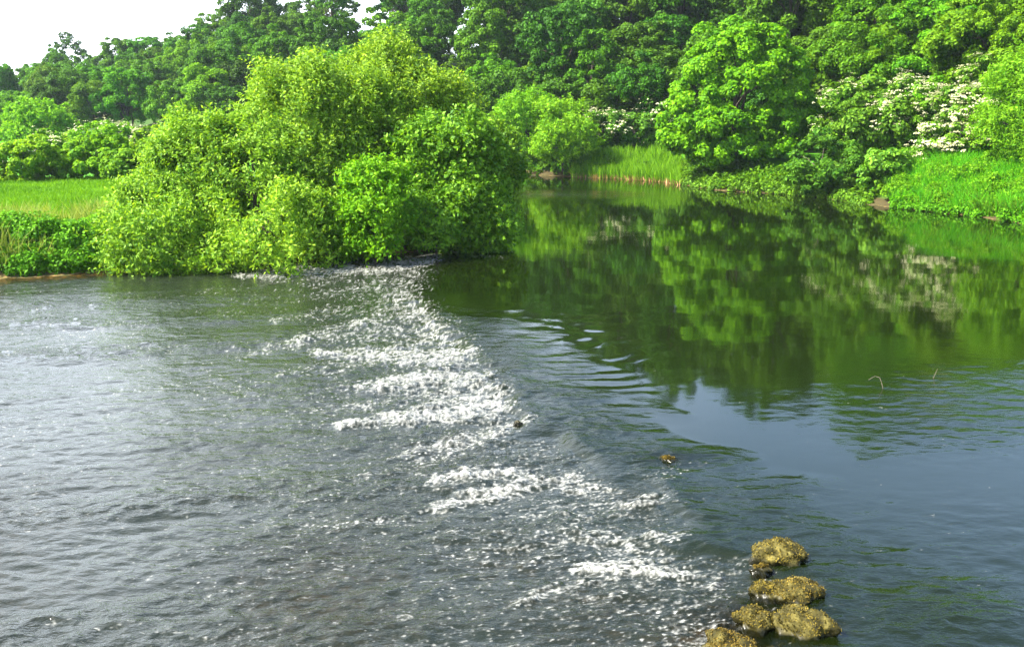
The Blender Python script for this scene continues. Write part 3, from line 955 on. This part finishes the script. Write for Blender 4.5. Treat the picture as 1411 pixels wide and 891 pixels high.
place('willow_tree', 46, 1415, 62, 9.3, 3.6, .3, M['l_pale'], 'soft feathery green willow at the right edge above the grassy bank', cat='tree',
      n_clump=190, clump_r=.6, per=150, L=.26, W=.09, r0=.18, group=None, **WK)
place('hedge_shrub', 47, 1215, 67, 3.3, 1.6, .1, M['l_alder'], 'small leafy shrub on the bare earth bank below the dark dense shrub', cat='bush',
      n_clump=60, clump_r=.42, per=100, L=.24, W=.15, r0=.07)
place('hedge_shrub', 48, 1165, 70, 2.6, 1.5, .1, M['l_shrub'], 'low shrub trailing on the water right of the grey-green shrub', cat='bush',
      n_clump=50, clump_r=.42, per=100, L=.24, W=.15, r0=.07)
# big bright trees behind the flowering bushes
for sd, px, d, H, R, lab in ((50, 1110, 92, 13.0, 4.8, 'deep green tree just behind the right shoulder of the round tree'),
                             (51, 1185, 88, 14.5, 5.2, 'large bright green tree behind the tall elder'),
                             (52, 1265, 84, 14.8, 5.2, 'large mid green tree behind the flowering elders'),
                             (53, 1350, 80, 15.0, 5.2, 'large bright tree rising above the highest elder near the right edge'),
                             (54, 1450, 76, 15.5, 5.5, 'tall tree at the right edge behind the feathery willow')):
    place('broadleaf_tree', sd, px, d, H, R, 1.0, M['l_dark'] if sd == 50 else M['l_herb'] if sd == 52 else M['l_bright'], lab, n_clump=210, clump_r=.8, per=180, L=.26, W=.18, r0=.3, n_sub=12, nz=.7)

# hedge along the back of the meadow
HB = [(-40, 70, 3.2, 2.6), (35, 68, 3.7, 2.6), (85, 70, 2.9, 2.2), (140, 70, 4.1, 2.7), (175, 68, 3.1, 1.9), (-110, 72, 3.8, 2.8)]
HL = ['rounded light green hedge bush at the left edge behind the meadow', 'tall bushy light green shrub in the meadow hedge left of the rail', 'low hedge bush growing across the wooden rail',
      'tallest yellow-green bush of the meadow hedge, right of the rail', 'small hedge bush at the right end of the meadow hedge beside the willow', 'hedge bush beyond the left end of the meadow hedge']
for i, (px, d, H, R) in enumerate(HB):
    place('hedge_bush', 60 + i, px, d, H + .2, R * .9, .05, M['l_hedge'], HL[i], cat='bush', group='hedge bushes behind the meadow',
          n_clump=90, clump_r=.45, per=100, L=.27, W=.17, r0=.07, n_sub=7)
for i, (px, d, H, lab) in enumerate(((100, 92, 4.1, 'flowering cream bush in the second hedge behind the wooden rail'), (165, 90, 4.7, 'flowering cream bush in the second hedge above the tallest hedge bush'), (230, 88, 4.3, 'cream flowering bush behind the left shoulder of the spreading willow'))):
    place('hawthorn_bush', 70 + i, px, d, H, 2.7, .1, M['l_hedge'], lab, cat='bush', n_clump=80, clump_r=.55, per=90, L=.32, W=.2, r0=.09, flowers=(18, .3, 4, .16))
place('willow_tree', 75, 62, 120, 6.6, 3.6, .2, M['l_pale'], 'hazy pale round tree standing in front of the left wood behind the hedge', n_clump=100, clump_r=.7, per=100, L=.42, W=.2, r0=.14, **WK)

# ------------------------------------------------------------------ grass, herbs and reeds
def blades(P, h, w, rng, lean=.35):
    n = len(P)
    a = rng.uniform(0, 6.283, n)
    b = np.stack([np.cos(a), np.sin(a), np.zeros(n)], 1)
    ln = rng.normal(0, lean, (n, 2)) * h[:, None]
    tip = P + np.concatenate([ln, h[:, None]], 1)
    mid = P + np.concatenate([ln * .35, h[:, None] * .55], 1)
    v0 = P - b * w[:, None] * .5; v1 = P + b * w[:, None] * .5
    v2 = mid + b * w[:, None] * .42; v3 = mid - b * w[:, None] * .42
    v4 = tip + b * w[:, None] * .06; v5 = tip - b * w[:, None] * .06
    V = np.stack([v0, v1, v2, v3, v4, v5], 1).reshape(-1, 3)
    i = np.arange(n)[:, None] * 6
    Fc = np.concatenate([i + np.array([0, 1, 2, 3]), i + np.array([3, 2, 4, 5])], 0)
    return V, Fc


rg = np.random.default_rng(5)


def scatter(n, xr, yr, test):
    out = []
    tot = 0
    while tot < n:
        x = rg.uniform(*xr, n); y = rg.uniform(*yr, n)
        k = test(x, y)
        out.append(np.stack([x[k], y[k]], 1)); tot += k.sum()
    p = np.concatenate(out)[:n]
    return p[:, 0], p[:, 1]


def in_view(x, y, m=160):
    px = 705.5 + F * x / y
    return (px > -m) & (px < 1411 + m)


# meadow
x, y = scatter(90000, (-52, -6), (34, 72), lambda x, y: (sdist(x, y) > 1.2) & in_view(x, y) & (705.5 + F * x / y < 460) & (rg.random(len(x)) < np.clip(1.6 - y / 60, .25, 1)))
h = .22 + .14 * rg.random(len(x)) + .12 * np.clip(fbm(x * .25, y * .25, 61), -.5, 1)
V, Fc = blades(np.stack([x, y, ground_z(x, y) - .02], 1), h, np.full(len(x), .045), rg)
vv = np.clip(.5 + .35 * fbm(x * .15, y * .3, 62) + rg.normal(0, .22, len(x)), 0, 1)
tag(mesh_obj('meadow_grass', V, Fc, M['grass'], fattrs={'v': np.concatenate([vv, vv])}), 'bright green meadow grass on the flat left bank', 'grass', kind='stuff')

# rank herbs along the left bank
def herbs(name, n, xr, yr, test, rad, per, L, Wd, mat, label, hgt, cat='plants'):
    x, y = scatter(n, xr, yr, test)
    z = ground_z(x, y)
    hh = hgt * rg.uniform(.25, 1.2, n) * np.clip(1 + 1.1 * pnoise(x * .55, y * .55, 71) + .5 * pnoise(x * 1.4, y * 1.4, 73), .25, 2)
    C = np.stack([x, y, z + hh * .55], 1)
    r = rad * rg.uniform(.6, 1.3, n)
    U = np.broadcast_to(np.array([0., -.3, .5]), C.shape)
    V, Fc, val, P = leaf_clumps(C, U, r, per, L, Wd, rg, squash=1.15, out=.5, up=.4, nz=.8)
    zc = P[:, 2]
    o = mesh_obj(name, V, Fc, mat, fattrs={'v': val})
    return tag(o, label, cat, kind='stuff')


herbs('bank_herbs', 1700, (-48, -9), (26, 46), lambda x, y: (sdist(x, y) > -.1) & (sdist(x, y) < 2.6) & (pnoise(x * .7, y * .7, 83) > -.28) & in_view(x, y) & (705.5 + F * x / y < 300),
      .34, 62, .14, .08, M['l_herb'], 'rank green nettles and herbs covering the left river bank below the meadow', .52)
herbs('willow_undergrowth', 700, (-14, 0), (38, 50), lambda x, y: (sdist(x, y) > .1) & (sdist(x, y) < 2.2) & (705.5 + F * x / y >= 290) & (x < -.6),
      .34, 36, .19, .1, M['l_alder'], 'shaded leafy undergrowth along the bank beneath the willows', .55)
herbs('nettle_bank', 2100, (18, 46), (42, 74), lambda x, y: (sdist(x, y) > .3) & (sdist(x, y) < 7) & in_view(x, y) & (705.5 + F * x / y > 1222),
      .40, 66, .15, .085, M['l_herb'], 'bright green nettles on the sloping right bank below the elders', .95)
herbs('far_bank_herbs', 900, (-6, 30), (60, 102), lambda x, y: (sdist(x, y) > -.05) & (sdist(x, y) < 3.5) & (705.5 + F * x / y > 690) & (705.5 + F * x / y < 1225),
      .42, 34, .26, .14, M['l_herb'], 'low green herbs along the far bank behind reeds and round tree', .6)
for nm, n, xr, yr, t0, t1, mat, lab in (('bank_herbs', 700, (-48, -9), (26, 46), -200, 300, 'l_herb', 'dark low herbs hanging to the water along the foot of the left bank'),
                                    ('far_bank_herbs', 420, (4, 34), (58, 90), 935, 1190, 'l_alder', 'low herbs hanging over the water on the far right bank'),
                                    ('bank_herbs', 420, (20, 46), (42, 66), 1225, 1570, 'l_herb', 'low herbs at the water edge under the nettle bank')):
    herbs(nm, n, xr, yr, (lambda t0, t1: lambda x, y: (sdist(x, y) > -.3) & (sdist(x, y) < .7) & (705.5 + F * x / y > t0) & (705.5 + F * x / y < t1) & (pnoise(x * .45, y * .45, 99) > -.38))(t0, t1),
          .26, 34, .17, .1, M[mat], lab, .42)
# pale bank grass at the right water edge
x, y = scatter(9000, (20, 44), (42, 66), lambda x, y: (sdist(x, y) > .1) & (sdist(x, y) < 2.6) & (pnoise(x * .7, y * .7, 83) > -.28) & in_view(x, y) & (705.5 + F * x / y > 1325))
V, Fc = blades(np.stack([x, y, ground_z(x, y) - .02], 1), .5 + .5 * rg.random(len(x)), np.full(len(x), .05), rg, .3)
vv = rg.random(len(x))
tag(mesh_obj('bank_grass', V, Fc, M['l_shrub'], fattrs={'v': np.concatenate([vv, vv])}), 'tall dull green grass at the water edge of the right bank', 'grass', kind='stuff')
x, y = scatter(15000, (-48, -9), (26, 50), lambda x, y: (sdist(x, y) > .0) & (sdist(x, y) < 6) & in_view(x, y) & (705.5 + F * x / y < 330) & (pnoise(x * .5, y * .5, 81) > -.25))
V, Fc = blades(np.stack([x, y, ground_z(x, y) - .02], 1), .45 + .7 * rg.random(len(x)) ** 2, np.full(len(x), .035), rg, .35)
vv = rg.random(len(x))
tag(mesh_obj('bank_grass', V, Fc, M['grass_dry'], fattrs={'v': np.concatenate([vv, vv])}), 'tall seeding grass mixed among the herbs of the left bank', 'grass', kind='stuff')
x, y = scatter(14000, (18, 46), (42, 74), lambda x, y: (sdist(x, y) > .1) & (sdist(x, y) < 7) & in_view(x, y) & (705.5 + F * x / y > 1225) & (pnoise(x * .4, y * .4, 85) > -.3))
V, Fc = blades(np.stack([x, y, ground_z(x, y) - .02], 1), .7 + .7 * rg.random(len(x)), np.full(len(x), .045), rg, .4)
vv = rg.random(len(x))
tag(mesh_obj('bank_grass', V, Fc, M['grass'], fattrs={'v': np.concatenate([vv, vv])}), 'long bright grass leaning on the right bank among the nettles', 'grass', kind='stuff')
# reeds
rp = lambda x, y: 705.5 + F * x / y
x, y = scatter(7500, (4, 16), (82, 97), lambda x, y: (sdist(x, y) > -.7) & (sdist(x, y) < 3.5) & (rp(x, y) > 787) & (rp(x, y) < 935))
hh = (.75 + .75 * rg.random(len(x))) * (.9 + .2 * pnoise(x * .5, y * .5, 66))
V, Fc = blades(np.stack([x, y, np.maximum(ground_z(x, y), -.1)], 1), hh, np.full(len(x), .07), rg, .2)
vv = rg.random(len(x))
tag(mesh_obj('reeds', V, Fc, M['l_pale'], fattrs={'v': np.concatenate([vv, vv])}), 'bed of tall pale green reeds standing along the far water edge', 'reeds', kind='stuff')
x, y = scatter(1300, (4, 17), (81, 95), lambda x, y: (sdist(x, y) > -.8) & (sdist(x, y) < .5) & (rp(x, y) > 787) & (rp(x, y) < 935))
V, Fc = blades(np.stack([x, y, np.maximum(ground_z(x, y), -.1)], 1), .2 + .4 * rg.random(len(x)), np.full(len(x), .07), rg, .6)
vv = rg.random(len(x))
tag(mesh_obj('dead_reeds', V, Fc, M['tan'], fattrs={'v': np.concatenate([vv, vv])}), 'tan dead reed stalks along the foot of the green reed bed', 'reeds', kind='stuff')
# yellow flowers in the meadow edge
x0, y0 = on_plane(268, 298, 1.3)
n = 420
x = x0 + rg.normal(0, 1.0, n); y = y0 + rg.normal(0, .8, n)
P = np.stack([x, y, ground_z(x, y) + .36 + .12 * rg.random(n)], 1)
V, Fc = leaf_quads(P, norm(np.array([0, -.4, 1]) + .4 * rand_dirs(n, rg)), np.full(n, .11), np.full(n, .11), rg)
tag(mesh_obj('yellow_flowers', V, Fc, M['yellow'], fattrs={'v': rg.random(n)}), 'patch of small yellow flowers at the edge of the meadow', 'flowers', kind='stuff')

# ------------------------------------------------------------------ wooden rail behind the hedge
def box_vf(x0, x1, y0, y1, z0, z1):
    V = np.array([(x, y, z) for z in (z0, z1) for y in (y0, y1) for x in (x0, x1)], float)
    Fc = np.array([(0, 2, 3, 1), (4, 5, 7, 6), (0, 1, 5, 4), (2, 6, 7, 3), (0, 4, 6, 2), (1, 3, 7, 5)])
    return V, Fc


d = 71.8
xa, xb = at(-20, d), at(118, d)
fz = gz((xa + xb) / 2, d)
fence = empty('rail_fence', ((xa + xb) / 2, d, fz))
tag(fence, 'weathered wooden post and rail fence half hidden in the meadow hedge', 'fence')
hw = (xb - xa) / 2
for zz in (1.15, 1.85):
    V, Fc = box_vf(-hw, hw, -.03, .03, zz, zz + .13)
    mesh_obj('rail', V, Fc, M['wood_old'], fence)
for xx in np.linspace(-hw + .1, hw - .1, 4):
    V, Fc = box_vf(xx - .07, xx + .07, .032, .17, -.3, 2.1)
    mesh_obj('post', V, Fc, M['wood_old'], fence)

# ------------------------------------------------------------------ mossy stones on the weir
def stone_material(name, c):
    m, nt, out = new_mat(name)
    L = nt.links.new
    tc = N(nt, 'ShaderNodeTexCoord')
    n1 = N(nt, 'ShaderNodeTexNoise'); n1.inputs['Scale'].default_value = 7; n1.inputs['Detail'].default_value = 8
    L(tc.outputs['Object'], n1.inputs['Vector'])
    cr = N(nt, 'ShaderNodeValToRGB')
    e = cr.color_ramp.elements
    e[0].position = .34; e[0].color = (*c[0], 1)
    e[1].position = .68; e[1].color = (*c[2], 1)
    k = e.new(.52); k.color = (*c[1], 1)
    L(n1.outputs['Fac'], cr.inputs['Fac'])
    pb = N(nt, 'ShaderNodeBsdfPrincipled'); pb.inputs['Roughness'].default_value = .85; pb.inputs['Specular IOR Level'].default_value = .2
    # wet dark band just above the waterline
    ge = N(nt, 'ShaderNodeNewGeometry'); sz = N(nt, 'ShaderNodeSeparateXYZ'); L(ge.outputs['Position'], sz.inputs[0])
    wet = N(nt, 'ShaderNodeMapRange'); wet.inputs['From Min'].default_value = .03; wet.inputs['From Max'].default_value = .10
    L(sz.outputs['Z'], wet.inputs['Value'])
    wm = N(nt, 'ShaderNodeMix', data_type='RGBA'); wm.inputs['A'].default_value = (.008, .008, .003, 1)
    L(wet.outputs['Result'], wm.inputs['Factor']); L(cr.outputs[0], wm.inputs['B'])
    rr = N(nt, 'ShaderNodeMapRange'); rr.inputs['To Min'].default_value = .15; rr.inputs['To Max'].default_value = .85
    L(wet.outputs['Result'], rr.inputs['Value']); L(rr.outputs['Result'], pb.inputs['Roughness'])
    L(wm.outputs['Result'], pb.inputs['Base Color'])
    bp = N(nt, 'ShaderNodeBump'); bp.inputs['Strength'].default_value = .8; bp.inputs['Distance'].default_value = .04
    L(n1.outputs['Fac'], bp.inputs['Height']); L(bp.outputs[0], pb.inputs['Normal'])
    L(pb.outputs[0], out.inputs['Surface'])
    return m


M['stone'] = stone_material('mossy_stone', [(.008, .008, .002), (.045, .038, .007), (.13, .11, .028)])
M['stone_o'] = stone_material('bare_orange_stone', [(.25, .16, .06), (.45, .28, .12), (.6, .45, .25)])
M['moss'] = leaf_mat('golden_moss', (.022, .020, .002), (.25, .195, .030), trans=.2, tint=(1, 1, .7), objvar=.12)


def boulder(name, seed, px, py, w, hgt, label, depth=None, moss=True, mat='stone', sink=.35, cat='stone', group='mossy stones on the weir'):
    """px, py: where its foot meets the water; w its width in metres"""
    rng = np.random.default_rng(seed)
    x, y = on_plane(px, py, 0.0)
    x, y = float(x), float(y)
    w *= .94; hgt *= .9
    depth = depth or w * .85
    import bmesh
    bm = bmesh.new()
    bmesh.ops.create_icosphere(bm, subdivisions=5, radius=1)
    V = np.array([v.co[:] for v in bm.verts])
    Fc = np.array([[v.index for v in f.verts] for f in bm.faces])
    bm.free()
    o1 = rng.uniform(0, 50)
    n = .22 * pnoise(V[:, 0] * 1.3 + o1, V[:, 1] * 1.3 + V[:, 2] * 1.1, seed) + .17 * pnoise(V[:, 0] * 2.6 + V[:, 2] * 1.7 + o1, V[:, 1] * 2.6 - V[:, 2] * 1.9, seed + 1) + .11 * (.35 - np.abs(pnoise(V[:, 0] * 3.6 + V[:, 2] * 2.5 + o1, V[:, 1] * 3.6 - V[:, 2] * 2.1, seed + 2))) + .05 * pnoise(V[:, 0] * 8 + V[:, 2] * 5, V[:, 1] * 8 - V[:, 2] * 5, seed + 3)
    # lumps split by a groove
    gd = np.array([math.cos(o1), math.sin(o1)])
    gl = V[:, :2] @ gd + .3 * pnoise(V[:, 0] * 2, V[:, 2] * 2, seed + 4)
    n = n - .13 * np.exp(-(gl / .13) ** 2)
    sgn = np.sign(V[:, 2])
    Vs = V * (1 + n[:, None])
    Vs[:, 2] = np.sign(Vs[:, 2]) * np.abs(Vs[:, 2]) ** .8
    Vs = Vs * np.array([w / 2, depth / 2, hgt / (1 + (1 - 2 * sink))])
    Vs[:, 2] += hgt * (.5 - sink) * .8
    o = mesh_obj(name, Vs, Fc, M[mat], smooth=True)
    o.location = (x, y + depth * .35, -.05)
    o.rotation_euler = (0, 0, rng.uniform(-.3, .3))
    tag(o, label, cat, group)
    if moss:
        # normals from radial direction are good enough for tufts
        Nn = norm(Vs / np.array([w / 2, depth / 2, hgt / 2]) ** 2)
        c = np.where((Nn[:, 2] > -.1) & (Vs[:, 2] > .13))[0]
        if len(c) < 20: c = np.argsort(-Vs[:, 2])[:200]
        k = rng.choice(c, 1700)
        P = Vs[k] + rng.normal(0, .006, (len(k), 3))
        ln = rng.uniform(.008, .024, len(k)) * (w / .8) ** .5
        dirs = norm(.55 * Nn[k] + .8 * rand_dirs(len(k), rng) + np.array([0, 0, -.3]))
        side = norm(np.cross(dirs, rand_dirs(len(k), rng)))
        wd = .008
        a = P - side * wd; b = P + side * wd
        t2 = P + dirs * ln[:, None] + side * .004; t1 = P + dirs * ln[:, None] - side * .004
        Vm = np.stack([a, b, t2, t1], 1).reshape(-1, 3)
        pat = np.clip(.5 + .6 * fbm(P[:, 0] * 6 + P[:, 2] * 4, P[:, 1] * 6 - P[:, 2] * 4, seed + 9) + rng.normal(0, .2, len(k)), 0, 1)
        mesh_obj('moss', Vm, np.arange(len(k) * 4).reshape(-1, 4), M['moss'], o, fattrs={'v': pat})
    return o


boulder('boulder', 201, 1081, 779, .80, .38, 'largest domed mossy stone, the farthest of the stone row in open water')
boulder('boulder', 202, 1102, 832, .70, .34, 'squarish golden mossy stone second in the row behind the two front stones')
boulder('boulder', 203, 1060, 826, .46, .27, 'small dark mossy stone touching the left side of the squarish golden stone')
boulder('boulder', 204, 1049, 870, .58, .30, 'left of the two mossy stones lying side by side at the front')
boulder('boulder', 205, 1112, 880, .78, .38, 'broad dark-sided mossy stone, right of the two lying side by side')
boulder('boulder', 206, 1010, 908, .64, .30, 'low mossy stone cut off by the bottom edge of the photo')
boulder('boulder', 207, 1052, 790, .30, .18, 'little golden mossy stone at the left foot of the largest domed stone')
boulder('boulder', 208, 1080, 886, .14, .08, 'bare orange pebble between the two side by side front stones', moss=False, mat='stone_o')
boulder('boulder', 209, 921, 637, .40, .13, 'dark half-drowned mossy stone awash alone upstream of the boils', sink=.5)
boulder('boulder', 210, 714, 586, .22, .13, 'small wet stone splitting the foam at the tip of the white water', sink=.5, moss=False)
boulder('boulder', 212, 1022, 664, .30, .03, 'flat brown stone barely breaking the calm water beyond the row', sink=.6, moss=False)


# twigs sticking out of the calm water
def twig(px, py, pts, r, label):
    x, y = on_plane(px, py)
    V, Fc = tube(pts, np.linspace(r, r * .4, len(pts)), 6)
    o = tubes_obj('twig', [(V, Fc)], M['bark_pale'])
    o.location = (float(x), float(y), 0)
    tag(o, label, 'twig', 'twigs standing in the calm water')


twig(1217, 536, [(.0, 0, -.2), (-.01, 0, .03), (-.05, .02, .17), (-.08, .05, .25), (-.16, .1, .27), (-.3, .12, .18)], .007, 'pale bent twig standing in the calm water, leftmost of the two')
twig(1286, 522, [(-.02, 0, -.2), (0, 0, .03), (.05, .02, .13), (.09, .03, .24)], .007, 'short straight pale twig slanting from the ruffled water')


# bare dead branches by the left bank
def dead_branch(px, py, seed, L_, label, rz):
    rng = np.random.default_rng(seed)
    x, y = on_plane(px, py, .1)
    tb = []
    main = [(0, 0, -.1), (.25 * L_, 0, .12 * L_), (.55 * L_, .05, .25 * L_), (L_, .1, .2 * L_)]
    tb.append(tube(main, [.05, .045, .03, .012], 6))
    for k in range(5):
        f = rng.uniform(.3, .9)
        b = np.array([np.interp(f, [0, .25, .55, 1], [m[i] for m in main]) for i in range(3)])
        e = b + np.array([rng.uniform(.1, .3) * L_, rng.uniform(-.15, .15) * L_, rng.uniform(-.1, .3) * L_])
        tb.append(tube([b, (b + e) / 2 + rng.normal(0, .02, 3), e], [.022, .015, .006], 5))
    o = tubes_obj('dead_branch', tb, M['bark_pale'])
    o.location = (float(x), float(y), .05); o.rotation_euler = (0, 0, rz)
    tag(o, label, 'branch')


dead_branch(255, 357, 1, 1.5, 'pale dead branch lying on the bank below the spreading willow', .2)
dead_branch(575, 341, 2, 1.4, 'pale dead branch in the dark hollow under the alder', .5)

# ------------------------------------------------------------------ air
HAZE = True
if HAZE:
    V, Fc = box_vf(-260, 260, -30, 420, -3.2, 75)
    m, nt, out = new_mat('thin_haze')
    pv = N(nt, 'ShaderNodeVolumePrincipled')
    pv.inputs['Color'].default_value = (.75, .86, 1, 1)
    pv.inputs['Density'].default_value = .00013
    pv.inputs['Anisotropy'].default_value = .2
    nt.links.new(pv.outputs[0], out.inputs['Volume'])
    tag(mesh_obj('haze', V, Fc, m), kind='stuff')

# ------------------------------------------------------------------ light
SUN_EL, SUN_AZ = math.radians(47), math.radians(-104)       # azimuth from +Y (view direction), negative = left
sd = Vector((math.sin(SUN_AZ) * math.cos(SUN_EL), math.cos(SUN_AZ) * math.cos(SUN_EL), math.sin(SUN_EL)))
ld = bpy.data.lights.new('sun', 'SUN')
ld.energy = 5.0
ld.angle = math.radians(.5)
ld.color = (1, .95, .84)
lo = bpy.data.objects.new('sun', ld)
lo.rotation_euler = sd.to_track_quat('Z', 'Y').to_euler()
lo.location = (-40, 20, 60)
COL.objects.link(lo)

wd = bpy.data.worlds.new('World')
S.world = wd
wd.use_nodes = True
nt = wd.node_tree
for n in list(nt.nodes): nt.nodes.remove(n)
wo = N(nt, 'ShaderNodeOutputWorld')
bg = N(nt, 'ShaderNodeBackground')
bg.inputs['Strength'].default_value = .12
sk = N(nt, 'ShaderNodeTexSky')
sk.sky_type = 'NISHITA'
sk.sun_disc = False
sk.sun_elevation = SUN_EL
sk.sun_rotation = SUN_AZ
sk.air_density = 1.0
sk.dust_density = 2.2
sk.ozone_density = 1.5
# thin bright cloud low in the left half of the sky
tc = N(nt, 'ShaderNodeTexCoord')
dot = N(nt, 'ShaderNodeVectorMath', operation='DOT_PRODUCT')
dot.inputs[1].default_value = (-.75, .62, -.05)
nt.links.new(tc.outputs['Generated'], dot.inputs[0])
m1 = N(nt, 'ShaderNodeMapRange', interpolation_type='SMOOTHSTEP')
m1.inputs['From Min'].default_value = .35; m1.inputs['From Max'].default_value = .85
nt.links.new(dot.outputs['Value'], m1.inputs['Value'])
cn = N(nt, 'ShaderNodeTexNoise'); cn.inputs['Scale'].default_value = 3.5; cn.inputs['Detail'].default_value = 6
cm = N(nt, 'ShaderNodeMapping'); cm.inputs['Scale'].default_value = (1, 1, 2.6)
nt.links.new(tc.outputs['Generated'], cm.inputs['Vector']); nt.links.new(cm.outputs[0], cn.inputs['Vector'])
m2 = N(nt, 'ShaderNodeMapRange'); m2.inputs['From Min'].default_value = .3; m2.inputs['From Max'].default_value = .62; m2.inputs['To Min'].default_value = .35
nt.links.new(cn.outputs['Fac'], m2.inputs['Value'])
cf = N(nt, 'ShaderNodeMath', operation='MULTIPLY'); cf.use_clamp = True
nt.links.new(m1.outputs['Result'], cf.inputs[0]); nt.links.new(m2.outputs['Result'], cf.inputs[1])
mxs = N(nt, 'ShaderNodeMix', data_type='RGBA')
mxs.inputs['B'].default_value = (8.8, 9.4, 10.3, 1)
nt.links.new(cf.outputs[0], mxs.inputs['Factor']); nt.links.new(sk.outputs[0], mxs.inputs['A'])
nt.links.new(mxs.outputs['Result'], bg.inputs['Color'])
nt.links.new(bg.outputs[0], wo.inputs['Surface'])

S.render.engine = 'CYCLES'
S.cycles.max_bounces = 7
S.cycles.diffuse_bounces = 3
S.cycles.glossy_bounces = 3
S.cycles.transmission_bounces = 4
S.cycles.transparent_max_bounces = 6
S.cycles.volume_bounces = 0
S.cycles.use_denoising = True
S.cycles.denoising_prefilter = 'NONE'
S.cycles.sample_clamp_indirect = 4
S.cycles.caustics_reflective = False
S.cycles.caustics_refractive = False
S.view_settings.view_transform = 'Standard'
S.view_settings.look = 'None'
S.view_settings.gamma = 1
S.view_settings.exposure = 1.95
